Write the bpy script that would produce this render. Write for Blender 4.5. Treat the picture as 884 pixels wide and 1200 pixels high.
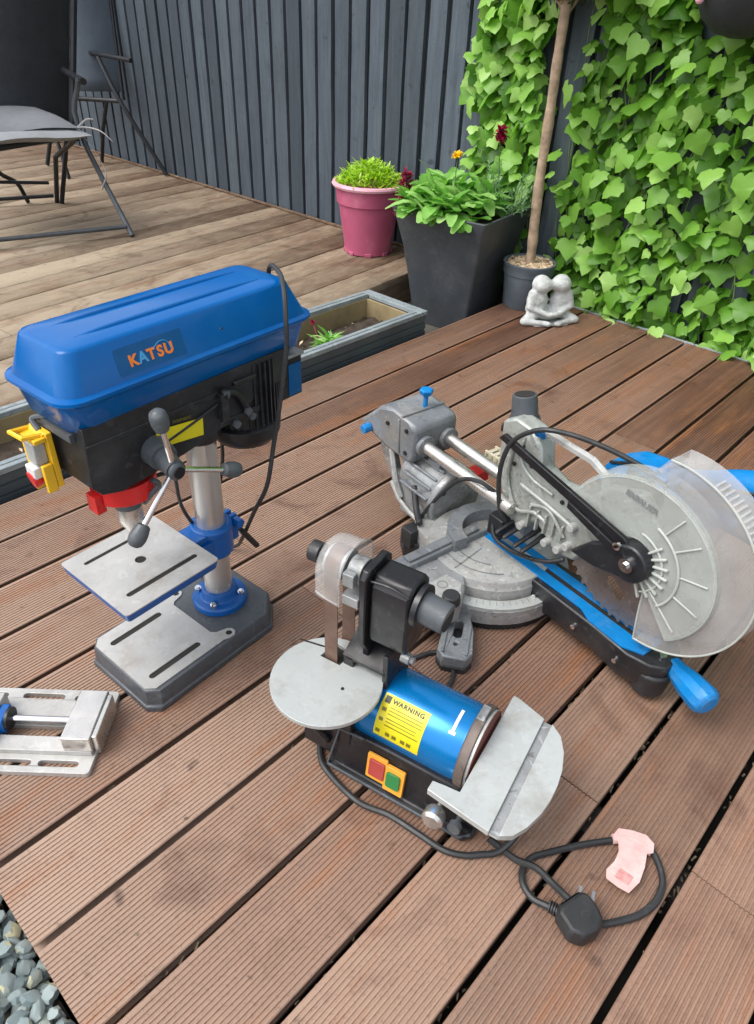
import bpy, math, random
from mathutils import Matrix, Vector, Euler
from mathutils.geometry import tessellate_polygon
random.seed(7)
PI = math.pi
scene = bpy.context.scene
for o in list(bpy.data.objects): bpy.data.objects.remove(o)
col = scene.collection
R = math.radians

# ------------------------------------------------------------------ camera
PITCH, ROLL, YAW, CAMH = R(36.28258), R(2.62698), R(48.05285), 0.915
def toworld(v):
    c, s = math.cos(YAW), math.sin(YAW)
    return Vector((c*v[0]+s*v[1], -s*v[0]+c*v[1], v[2]))
fw = Vector((0, math.cos(PITCH), -math.sin(PITCH))); up0 = Vector((0, math.sin(PITCH), math.cos(PITCH))); rt0 = Vector((1, 0, 0))
rt = rt0*math.cos(ROLL)+up0*math.sin(ROLL); upv = -rt0*math.sin(ROLL)+up0*math.cos(ROLL)
rw, uw, fwd = toworld(rt), toworld(upv), toworld(fw)
cam = bpy.data.cameras.new('camera'); camo = bpy.data.objects.new('camera', cam); col.objects.link(camo)
camo.matrix_world = Matrix(((rw.x, uw.x, -fwd.x, 0), (rw.y, uw.y, -fwd.y, 0), (rw.z, uw.z, -fwd.z, CAMH), (0, 0, 0, 1)))
cam.sensor_fit = 'VERTICAL'; cam.sensor_height = 24; cam.lens = 825.617/1200*24
cam.shift_y = -3/1200; cam.clip_start = 0.02; cam.clip_end = 500
scene.camera = camo

# ------------------------------------------------------------------ light: soft, mostly overcast daylight
SUN_EL, SUN_AZ = R(56), R(-62)        # azimuth measured from +Y (clockwise seen from above)
world = bpy.data.worlds.new('World'); scene.world = world; world.use_nodes = True
nt = world.node_tree; bg = nt.nodes['Background']
sky = nt.nodes.new('ShaderNodeTexSky'); sky.sky_type = 'NISHITA'; sky.sun_disc = False
sky.sun_elevation = SUN_EL; sky.sun_rotation = SUN_AZ; sky.air_density = 1.0; sky.dust_density = 3.0
hs = nt.nodes.new('ShaderNodeHueSaturation'); hs.inputs['Saturation'].default_value = 0.28
nt.links.new(sky.outputs[0], hs.inputs['Color'])
# broken cloud: pale patches over the hazy sky
tcw = nt.nodes.new('ShaderNodeTexCoord'); nzw = nt.nodes.new('ShaderNodeTexNoise'); nzw.inputs['Scale'].default_value = 2.2; nzw.inputs['Detail'].default_value = 5
nt.links.new(tcw.outputs['Generated'], nzw.inputs['Vector'])
rmp = nt.nodes.new('ShaderNodeMapRange'); rmp.inputs[1].default_value = .4; rmp.inputs[2].default_value = .65; rmp.inputs[3].default_value = .8; rmp.inputs[4].default_value = 1.35
nt.links.new(nzw.outputs['Fac'], rmp.inputs[0])
vm = nt.nodes.new('ShaderNodeVectorMath'); vm.operation = 'SCALE'
nt.links.new(hs.outputs[0], vm.inputs[0]); nt.links.new(rmp.outputs[0], vm.inputs['Scale'])
nt.links.new(vm.outputs[0], bg.inputs['Color']); bg.inputs['Strength'].default_value = 0.15
sun = bpy.data.lights.new('sun', 'SUN'); sun.energy = 1.0; sun.angle = R(35); sun.color = (1, .96, .9)
suno = bpy.data.objects.new('sun', sun); col.objects.link(suno)
sd = Vector((math.sin(SUN_AZ)*math.cos(SUN_EL), math.cos(SUN_AZ)*math.cos(SUN_EL), math.sin(SUN_EL)))
suno.rotation_euler = sd.to_track_quat('Z', 'Y').to_euler(); suno.location = sd*5
scene.view_settings.view_transform = 'Standard'; scene.view_settings.look = 'None'
scene.view_settings.exposure = 0.98; scene.view_settings.gamma = 1
scene.render.engine = 'CYCLES'
scene.cycles.max_bounces = 8; scene.cycles.transparent_max_bounces = 12

# ------------------------------------------------------------------ materials
def lin(c):
    return tuple((v/12.92 if v <= .04045 else ((v+.055)/1.055)**2.4) for v in c)
def hexc(h): return lin(tuple(int(h[i:i+2], 16)/255 for i in (0, 2, 4)))
class NT:
    def __init__(s, name):
        s.m = bpy.data.materials.new(name); s.m.use_nodes = True; s.t = s.m.node_tree
        s.b = s.t.nodes['Principled BSDF']; s.out = s.t.nodes['Material Output']
    def n(s, t, **k):
        x = s.t.nodes.new(t)
        for a, v in k.items():
            if a.startswith('i_'):
                a = a[2:]; a = int(a) if a.isdigit() else a.replace('_', ' ')
                x.inputs[a].default_value = v
            else: setattr(x, a, v)
        return x
    def l(s, a, b): s.t.links.new(a, b)
def mix(N, f, a, b, mode='MIX'):
    x = N.n('ShaderNodeMix', data_type='RGBA', blend_type=mode)
    for sock, v in ((x.inputs[0], f), (x.inputs[6], a), (x.inputs[7], b)):
        if hasattr(v, 'is_output'): N.l(v, sock)
        else: sock.default_value = v if isinstance(v, (int, float)) else (*v[:3], 1)
    return x.outputs[2]
def rng(N, v, a, b, c, d):
    x = N.n('ShaderNodeMapRange'); N.l(v, x.inputs[0])
    for i, q in enumerate((a, b, c, d)): x.inputs[i+1].default_value = q
    return x.outputs[0]
def pm(name, c, rough=.5, metal=0., var=.15, scale=12., bump=.0, bscale=200., coat=0., rvar=.12, dirt=None, dirtamt=.0, dscale=6., spec=.5, speck=0.):
    N = NT(name); b = N.b; b.inputs['Specular IOR Level'].default_value = spec
    tc = N.n('ShaderNodeTexCoord'); oi = N.n('ShaderNodeObjectInfo')
    nz = N.n('ShaderNodeTexNoise', i_Scale=scale, i_Detail=6., i_Roughness=.62); N.l(tc.outputs['Object'], nz.inputs['Vector'])
    d = tuple(v*(1-var) for v in c); e = tuple(min(1, v*(1+var)) for v in c)
    colr = mix(N, rng(N, nz.outputs['Fac'], .3, .7, 0, 1), d, e)
    if dirt is not None:
        n2 = N.n('ShaderNodeTexNoise', i_Scale=dscale, i_Detail=8., i_Roughness=.7); N.l(tc.outputs['Object'], n2.inputs['Vector'])
        colr = mix(N, rng(N, n2.outputs['Fac'], .5, .72, 0, dirtamt), colr, dirt)
    if speck > 0:      # grit, scuffs and small chips
        for sc_k, lo, hi, cc in ((85., .60, .70, tuple(v*.35 for v in c)), (60., .40, .31, tuple(min(.8, v*1.7+.03) for v in c)), (26., .60, .68, tuple(v*.5 for v in c))):
            ns = N.n('ShaderNodeTexNoise', i_Scale=sc_k, i_Detail=4., i_Distortion=1.2); N.l(tc.outputs['Object'], ns.inputs['Vector'])
            colr = mix(N, rng(N, ns.outputs['Fac'], lo, hi, 0, speck), colr, cc)
    N.l(colr, b.inputs['Base Color'])
    n3 = N.n('ShaderNodeTexNoise', i_Scale=scale*3, i_Detail=4.); N.l(tc.outputs['Object'], n3.inputs['Vector'])
    N.l(rng(N, n3.outputs['Fac'], .3, .7, max(.02, rough-rvar), min(1, rough+rvar)), b.inputs['Roughness'])
    b.inputs['Metallic'].default_value = metal
    b.inputs['Coat Weight'].default_value = coat; b.inputs['Coat Roughness'].default_value = .12
    if bump > 0:
        n4 = N.n('ShaderNodeTexNoise', i_Scale=bscale, i_Detail=3.); N.l(tc.outputs['Object'], n4.inputs['Vector'])
        bp = N.n('ShaderNodeBump', i_Strength=bump, i_Distance=.002); N.l(n4.outputs['Fac'], bp.inputs['Height']); N.l(bp.outputs[0], b.inputs['Normal'])
    return N.m
def wood(name, tones, dusty, rough=.5, stretch=(1.2, 30, 30), dustamt=.5, dscale=3., bump=.25, patch=None, spec=.5, xfade=None, tone=(.8, 1.22)):
    """long grained timber: tones = (dark, mid, light), per board variation, dusty worn patches"""
    N = NT(name); b = N.b; tc = N.n('ShaderNodeTexCoord'); oi = N.n('ShaderNodeObjectInfo'); geo = N.n('ShaderNodeNewGeometry')
    off = N.n('ShaderNodeVectorMath', operation='SCALE'); off.inputs['Scale'].default_value = 37.
    cx = N.n('ShaderNodeCombineXYZ'); N.l(oi.outputs['Random'], cx.inputs[0]); N.l(oi.outputs['Random'], cx.inputs[1]); N.l(cx.outputs[0], off.inputs[0])
    add = N.n('ShaderNodeVectorMath', operation='ADD'); N.l(tc.outputs['Object'], add.inputs[0]); N.l(off.outputs[0], add.inputs[1])
    mp = N.n('ShaderNodeMapping'); mp.inputs['Scale'].default_value = stretch; N.l(add.outputs[0], mp.inputs[0])
    g = N.n('ShaderNodeTexNoise', i_Scale=2.2, i_Detail=8., i_Roughness=.66, i_Distortion=.5); N.l(mp.outputs[0], g.inputs['Vector'])
    c1 = mix(N, rng(N, g.outputs['Fac'], .3, .55, 0, 1), tones[0], tones[1])
    c2 = mix(N, rng(N, g.outputs['Fac'], .5, .74, 0, 1), c1, tones[2])
    # tone of each board
    c3 = mix(N, rng(N, oi.outputs['Random'], 0, 1, 0, .55), c2, tones[0])
    hsn = N.n('ShaderNodeHueSaturation'); N.l(c3, hsn.inputs['Color'])
    fr = N.n('ShaderNodeMath', operation='FRACT'); m7 = N.n('ShaderNodeMath', operation='MULTIPLY'); m7.inputs[1].default_value = 7.31
    N.l(oi.outputs['Random'], m7.inputs[0]); N.l(m7.outputs[0], fr.inputs[0])
    N.l(rng(N, fr.outputs[0], 0, 1, tone[0], tone[1]), hsn.inputs['Value'])
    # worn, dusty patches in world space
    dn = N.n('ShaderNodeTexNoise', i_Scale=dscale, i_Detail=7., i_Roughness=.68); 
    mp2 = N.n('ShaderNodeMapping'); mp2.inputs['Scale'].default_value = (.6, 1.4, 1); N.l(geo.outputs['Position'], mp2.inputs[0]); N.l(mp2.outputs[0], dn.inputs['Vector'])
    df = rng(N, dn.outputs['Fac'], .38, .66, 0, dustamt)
    if xfade:      # paler towards low x, board colour kept towards high x, edged by noise
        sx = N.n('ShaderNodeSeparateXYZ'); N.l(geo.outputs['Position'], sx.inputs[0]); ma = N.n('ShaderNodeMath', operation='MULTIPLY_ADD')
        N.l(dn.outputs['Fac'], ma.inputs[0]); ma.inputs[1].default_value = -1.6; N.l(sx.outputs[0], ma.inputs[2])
        df = rng(N, ma.outputs[0], xfade[0], xfade[1], xfade[2], xfade[3])
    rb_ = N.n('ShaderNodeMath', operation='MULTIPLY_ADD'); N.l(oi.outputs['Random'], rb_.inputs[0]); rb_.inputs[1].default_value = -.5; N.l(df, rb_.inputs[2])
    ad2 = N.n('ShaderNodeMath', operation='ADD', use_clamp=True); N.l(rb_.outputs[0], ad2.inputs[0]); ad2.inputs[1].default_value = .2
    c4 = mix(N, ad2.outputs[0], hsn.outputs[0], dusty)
    if patch:
        pn = N.n('ShaderNodeTexNoise', i_Scale=2.2, i_Detail=7., i_Roughness=.7); mp3 = N.n('ShaderNodeMapping'); mp3.inputs['Scale'].default_value = (1, 5, 5); N.l(add.outputs[0], mp3.inputs[0]); N.l(mp3.outputs[0], pn.inputs['Vector'])
        c4 = mix(N, rng(N, pn.outputs['Fac'], .52, .68, 0, patch[1]), c4, patch[0])
    # small dark specks and knots
    sp = N.n('ShaderNodeTexNoise', i_Scale=26., i_Detail=3.); N.l(add.outputs[0], sp.inputs['Vector'])
    c5 = mix(N, rng(N, sp.outputs['Fac'], .66, .76, 0, .6), c4, tuple(v*.35 for v in tones[0]))
    sm = N.n('ShaderNodeTexNoise', i_Scale=7., i_Detail=6., i_Roughness=.65, i_Distortion=.8); N.l(geo.outputs['Position'], sm.inputs['Vector'])    # water marks and stains
    c5 = mix(N, rng(N, sm.outputs['Fac'], .54, .72, 0, .6), c5, tones[0])
    gr = N.n('ShaderNodeTexNoise', i_Scale=240., i_Detail=2.); N.l(geo.outputs['Position'], gr.inputs['Vector'])     # grit
    c5 = mix(N, rng(N, gr.outputs['Fac'], .56, .72, 0, .35), c5, tuple(v*.4 for v in tones[1]))
    c5 = mix(N, rng(N, gr.outputs['Fac'], .40, .28, 0, .25), c5, dusty)
    N.l(c5, b.inputs['Base Color'])
    N.l(rng(N, dn.outputs['Fac'], .35, .65, rough-.1, rough+.18), b.inputs['Roughness'])
    b.inputs['Specular IOR Level'].default_value = spec
    bp = N.n('ShaderNodeBump', i_Strength=bump, i_Distance=.002); N.l(g.outputs['Fac'], bp.inputs['Height']); N.l(bp.outputs[0], b.inputs['Normal'])
    return N.m
def leafmat(name, dark, light, yellow, trans=.35, rough=.42):
    N = NT(name); b = N.b; oi = N.n('ShaderNodeObjectInfo'); geo = N.n('ShaderNodeNewGeometry'); tc = N.n('ShaderNodeTexCoord')
    ad = N.n('ShaderNodeMath', operation='ADD'); N.l(oi.outputs['Random'], ad.inputs[0]); N.l(geo.outputs['Random Per Island'], ad.inputs[1])
    fr = N.n('ShaderNodeMath', operation='FRACT'); N.l(ad.outputs[0], fr.inputs[0])
    c = mix(N, rng(N, fr.outputs[0], 0, .6, 0, 1), dark, light); c = mix(N, rng(N, fr.outputs[0], .6, 1, 0, .8), c, yellow)
    nz = N.n('ShaderNodeTexNoise', i_Scale=40., i_Detail=4.); N.l(tc.outputs['Object'], nz.inputs['Vector'])
    c = mix(N, rng(N, nz.outputs['Fac'], .35, .7, 0, .35), c, dark)
    N.l(c, b.inputs['Base Color']); b.inputs['Roughness'].default_value = rough
    tr = N.n('ShaderNodeBsdfTranslucent'); hsn = N.n('ShaderNodeHueSaturation'); hsn.inputs['Saturation'].default_value = 1.1; hsn.inputs['Value'].default_value = 1.25
    N.l(c, hsn.inputs['Color']); N.l(hsn.outputs[0], tr.inputs['Color'])
    mx = N.n('ShaderNodeMixShader'); mx.inputs[0].default_value = trans; N.l(b.outputs[0], mx.inputs[1]); N.l(tr.outputs[0], mx.inputs[2]); N.l(mx.outputs[0], N.out.inputs[0])
    return N.m
def clearmat(name, tint, alpha, rough=.12, milk=.3):
    """thin clear plastic: mostly see-through, with a gloss and a little milkiness"""
    N = NT(name); b = N.b; tc = N.n('ShaderNodeTexCoord')
    b.inputs['Base Color'].default_value = (*tint, 1); b.inputs['Roughness'].default_value = rough
    nz = N.n('ShaderNodeTexNoise', i_Scale=14., i_Detail=6.); N.l(tc.outputs['Object'], nz.inputs['Vector'])
    lw = N.n('ShaderNodeLayerWeight'); lw.inputs['Blend'].default_value = .10
    a1 = rng(N, nz.outputs['Fac'], .3, .75, max(0, alpha-milk*.5), min(1, alpha+milk*.5))
    mxm = N.n('ShaderNodeMath', operation='MAXIMUM'); N.l(a1, mxm.inputs[0]); N.l(lw.outputs['Facing'], mxm.inputs[1])
    N.l(a1 if False else mxm.outputs[0], b.inputs['Alpha'])
    return N.m
M = {}
M['deck'] = wood('lower_deck_timber', (lin((.33, .215, .17)), lin((.475, .33, .26)), lin((.58, .44, .355))), lin((.61, .51, .44)), rough=.5, dustamt=.5, dscale=3.4, patch=(lin((.57, .38, .25)), .75), xfade=(-.9, 1.35, .88, .12), tone=(.76, 1.25))
M['updeck'] = wood('upper_deck_timber', (lin((.27, .205, .16)), lin((.46, .38, .31)), lin((.59, .52, .44))), lin((.645, .59, .51)), rough=.75, stretch=(5, 22, 22), dustamt=.85, dscale=4.4, bump=.8, patch=(lin((.40, .285, .21)), .7), spec=.2, xfade=(.3, 1.7, .75, .1))
M['fence'] = wood('painted_fence_boards', (lin((.23, .262, .295)), lin((.29, .325, .36)), lin((.335, .372, .405))), lin((.325, .36, .39)), rough=.65, stretch=(26, 26, 2.2), dustamt=.35, dscale=5, bump=.5, spec=.25)
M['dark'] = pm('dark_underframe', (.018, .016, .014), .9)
M['fencedark'] = pm('fence_shadow_board', (.018, .022, .028), .8)
M['soil'] = pm('soil', (.045, .032, .022), .95, var=.6, scale=30, bump=1., bscale=90)
M['earth'] = pm('earth', (.06, .055, .045), .95, var=.5, scale=8, bump=.8, bscale=40)
M['stone'] = None
M['blue'] = pm('blue_gloss_enamel', (.0, .092, .32), .2, var=.10, scale=5, coat=.0, rvar=.07, spec=.24, dirt=(.015, .14, .36), dirtamt=.4, dscale=9)
M['bluecyl'] = pm('blue_motor_enamel', (.0, .16, .44), .26, .35, var=.08, coat=.2, rvar=.05, spec=.4)
M['blueplastic'] = pm('bright_blue_plastic', (.0, .17, .46), .5, var=.12, scale=20, bump=.15, bscale=400, spec=.3, dirt=(.10, .24, .45), dirtamt=.5, dscale=18, speck=0.25)
M['blueiron'] = pm('blue_cast_iron_paint', (.0, .085, .33), .38, var=.12, bump=.25, bscale=150)
M['black'] = pm('black_paint', (.012, .013, .016), .42, var=.3, bump=.12, bscale=300, dirt=(.05, .05, .05), dirtamt=.5, speck=0.5)
M['blackgloss'] = pm('gloss_black_enamel', (.012, .012, .014), .36, spec=.35, coat=.0, dirt=(.06, .055, .05), dirtamt=.35, speck=0.5)
M['rubber'] = pm('black_rubber', (.022, .023, .025), .5, var=.3, bump=.1, speck=0.35)
M['greyplastic'] = pm('dark_grey_plastic', (.075, .085, .095), .48, var=.15, bump=.1, bscale=300, speck=0.35)
M['midgrey'] = pm('mid_grey_cast', (.19, .205, .22), .48, .2, var=.25, bump=.35, bscale=120, dirt=(.30, .27, .21), dirtamt=.6, dscale=16, speck=0.55)
M['castgrey'] = pm('cast_aluminium', (.30, .31, .315), .46, .35, var=.3, bump=.4, bscale=130, dirt=(.16, .13, .10), dirtamt=.7, dscale=14, speck=0.7)
M['lightgrey'] = pm('dusty_light_grey', (.37, .375, .365), .55, .15, var=.22, bump=.35, bscale=120, dirt=(.24, .20, .15), dirtamt=.65, dscale=14, speck=0.5)
M['greige'] = pm('light_grey_green_cast', (.35, .37, .345), .46, .25, var=.2, scale=9, bump=.35, bscale=140, dirt=(.2, .18, .14), dirtamt=.65, dscale=13, speck=0.6)
M['machined'] = pm('machined_iron', (.44, .435, .42), .42, .35, var=.16, scale=9, bump=.1, bscale=260, dirt=(.28, .24, .2), dirtamt=.6, dscale=14, speck=0.15)
M['aluplate'] = pm('pale_aluminium_plate', (.45, .475, .465), .4, .3, var=.06, scale=7, dirt=(.25, .22, .18), dirtamt=.6, dscale=16, speck=0.1)
M['steel'] = pm('brushed_steel', (.62, .60, .57), .3, .85, var=.1, scale=20)
M['column'] = pm('column_steel', (.60, .58, .56), .34, .75, var=.12, scale=6, dirt=(.4, .33, .27), dirtamt=.3)
M['chrome'] = pm('chrome', (.72, .73, .75), .14, 1., var=.05)
M['basegrey'] = pm('slate_grey_hammer_paint', (.065, .072, .082), .42, var=.15, bump=.4, bscale=220, speck=0.35)
M['red'] = pm('red_plastic', (.62, .02, .02), .35, var=.12)
M['yellow'] = pm('yellow_plastic', (.85, .5, .02), .4, var=.1)
M['orange'] = pm('orange_switch_plate', (.78, .36, .04), .45, var=.1)
M['green'] = pm('green_button', (.03, .2, .06), .4)
M['dullred'] = pm('dull_red_button', (.4, .06, .05), .45)
M['ylabel'] = pm('yellow_sticker', (.66, .57, .01), .4, var=.04)
M['ink'] = pm('black_print', (.03, .028, .01), .5)
M['inkgrey'] = pm('grey_print', (.19, .20, .20), .5)
M['inkolive'] = pm('faint_olive_print', (.16, .14, .01), .5)
M['orangeink'] = pm('orange_print', (.85, .22, .02), .45, var=.03)
M['cyanink'] = pm('light_blue_print', (.06, .32, .62), .45, var=.03)
M['decal'] = pm('teal_decal', (.002, .085, .25), .2, var=.05, spec=.24)
M['whitelabel'] = pm('white_sticker', (.62, .62, .62), .4, var=.04)
M['belt'] = pm('abrasive_belt', (.135, .08, .06), .8, var=.25, scale=30, bump=.3, bscale=900)
M['discred'] = pm('red_abrasive', (.15, .045, .035), .85, var=.25, bump=.3, bscale=900)
M['brownmetal'] = pm('dusty_brown_metal', (.15, .12, .105), .55, .4, var=.25, speck=0.5)
M['brass'] = pm('yellow_brass', (.65, .42, .08), .35, .8)
M['clear'] = clearmat('clear_plastic_guard', (.70, .70, .69), .30, .14, .3)
M['clearhouse'] = clearmat('cloudy_plastic_guard', (.44, .43, .42), .30, .22, .34)
M['milky'] = clearmat('milky_plastic_guard', (.50, .53, .50), .42, .26, .3)
M['milkyrib'] = pm('milky_rib', (.40, .42, .39), .4, var=.15)
M['blade'] = pm('saw_blade_steel', (.27, .225, .2), .38, .75, var=.15, scale=10, speck=0.4)
M['dullpink'] = pm('faded_red_mark', (.52, .24, .23), .7, var=.5, scale=90)
M['beige'] = pm('beige_chain_plastic', (.50, .46, .34), .5, var=.2)
M['pinkpot'] = pm('pink_plastic_pot', (.42, .085, .165), .5, var=.14, scale=6, dirt=(.50, .22, .27), dirtamt=.6)
M['pinkrim'] = pm('faded_pink_rim', (.70, .36, .44), .5, var=.1)
M['blackpot'] = pm('anthracite_pot', (.050, .056, .064), .5, var=.2, scale=4, bump=.15, dirt=(.11, .11, .115), dirtamt=.5, speck=0.3)
M['greypot'] = pm('grey_plastic_pot', (.085, .105, .125), .5, var=.15, speck=0.3)
M['bark'] = pm('pale_bark', (.34, .25, .17), .9, var=.45, scale=22, bump=1., bscale=60, dirt=(.14, .09, .055), dirtamt=.8, dscale=14)
M['chips'] = pm('bark_chippings', (.5, .38, .25), .85, var=.4, scale=60)
M['statue'] = pm('white_stone', (.44, .455, .445), .85, var=.2, scale=30, bump=.9, bscale=90, dirt=(.20, .21, .20), dirtamt=.7, dscale=34, speck=0.35)
M['troughgrey'] = pm('composite_grey_trim', (.20, .235, .25), .6, var=.15, bump=.2, dirt=(.36, .38, .38), dirtamt=.5, speck=0.4)
M['troughside'] = pm('composite_dark_side', (.055, .07, .08), .6, var=.15)
M['tan'] = pm('tan_inner_board', (.24, .185, .095), .8, var=.3, scale=9, bump=.3)
M['fabricdark'] = pm('dark_sling_fabric', (.022, .025, .03), .75, var=.15, bump=.4, bscale=500)
M['fabricgrey'] = pm('grey_sling_fabric', (.115, .145, .18), .75, var=.1, bump=.3, bscale=500)
M['cushion'] = pm('grey_cushion', (.15, .16, .175), .85, var=.12, bump=.3)
M['cushionwhite'] = pm('pale_cushion_underside', (.24, .25, .265), .8, var=.1)
M['tube'] = pm('dark_powder_coat', (.02, .022, .026), .4, .3, var=.2)
M['tubegrey'] = pm('worn_grey_tube', (.09, .10, .11), .4, .5, var=.3)
M['tagpink'] = pm('pink_card_tag', (.60, .38, .36), .7, var=.15, scale=60, dirt=(.62, .52, .49), dirtamt=.9, dscale=45)
M['ivy'] = leafmat('ivy_leaf', lin((.40, .60, .20)), lin((.57, .76, .33)), lin((.74, .88, .52)), .42)
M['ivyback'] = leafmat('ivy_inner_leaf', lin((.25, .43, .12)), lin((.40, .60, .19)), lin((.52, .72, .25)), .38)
M['stem'] = pm('vine_stem', (.10, .16, .05), .7)
M['lime'] = leafmat('lime_leaf', lin((.55, .70, .18)), lin((.72, .86, .32)), lin((.82, .93, .45)), .4)
M['salad'] = leafmat('fresh_leaf', lin((.38, .60, .24)), lin((.58, .78, .40)), lin((.74, .88, .58)), .4)
M['feather'] = leafmat('grey_green_leaf', lin((.32, .48, .30)), lin((.50, .65, .46)), lin((.64, .76, .58)), .3)
M['darkleaf'] = leafmat('dark_leaf', lin((.08, .12, .07)), lin((.16, .22, .12)), lin((.24, .30, .16)), .2)
M['crimson'] = leafmat('crimson_petal', (.12, .0, .02), (.35, .005, .05), (.5, .02, .10), .3)
M['yellowpetal'] = leafmat('yellow_petal', (.8, .5, .0), (.9, .65, .02), (.95, .75, .05), .3)
def stonemat():
    N = NT('grey_gravel'); b = N.b; oi = N.n('ShaderNodeObjectInfo'); geo = N.n('ShaderNodeNewGeometry'); tc = N.n('ShaderNodeTexCoord')
    ad = N.n('ShaderNodeMath', operation='ADD'); N.l(oi.outputs['Random'], ad.inputs[0]); N.l(geo.outputs['Random Per Island'], ad.inputs[1])
    fr = N.n('ShaderNodeMath', operation='FRACT'); N.l(ad.outputs[0], fr.inputs[0])
    c = mix(N, fr.outputs[0], lin((.40, .46, .47)), lin((.62, .67, .66))); c = mix(N, rng(N, fr.outputs[0], .85, .95, 0, 1), c, lin((.72, .70, .56)))
    nz = N.n('ShaderNodeTexNoise', i_Scale=120., i_Detail=5.); N.l(tc.outputs['Object'], nz.inputs['Vector'])
    c = mix(N, rng(N, nz.outputs['Fac'], .4, .7, 0, .4), c, lin((.35, .39, .40))); N.l(c, b.inputs['Base Color']); b.inputs['Roughness'].default_value = .75
    bp = N.n('ShaderNodeBump', i_Strength=.5, i_Distance=.001); N.l(nz.outputs['Fac'], bp.inputs['Height']); N.l(bp.outputs[0], b.inputs['Normal'])
    return N.m
M['stone'] = stonemat()
M['litter'] = pm('dry_litter', (.13, .10, .065), .9, var=.6, scale=90)
M['pebble'] = pm('white_pebble', (.62, .60, .56), .7, var=.2)

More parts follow.
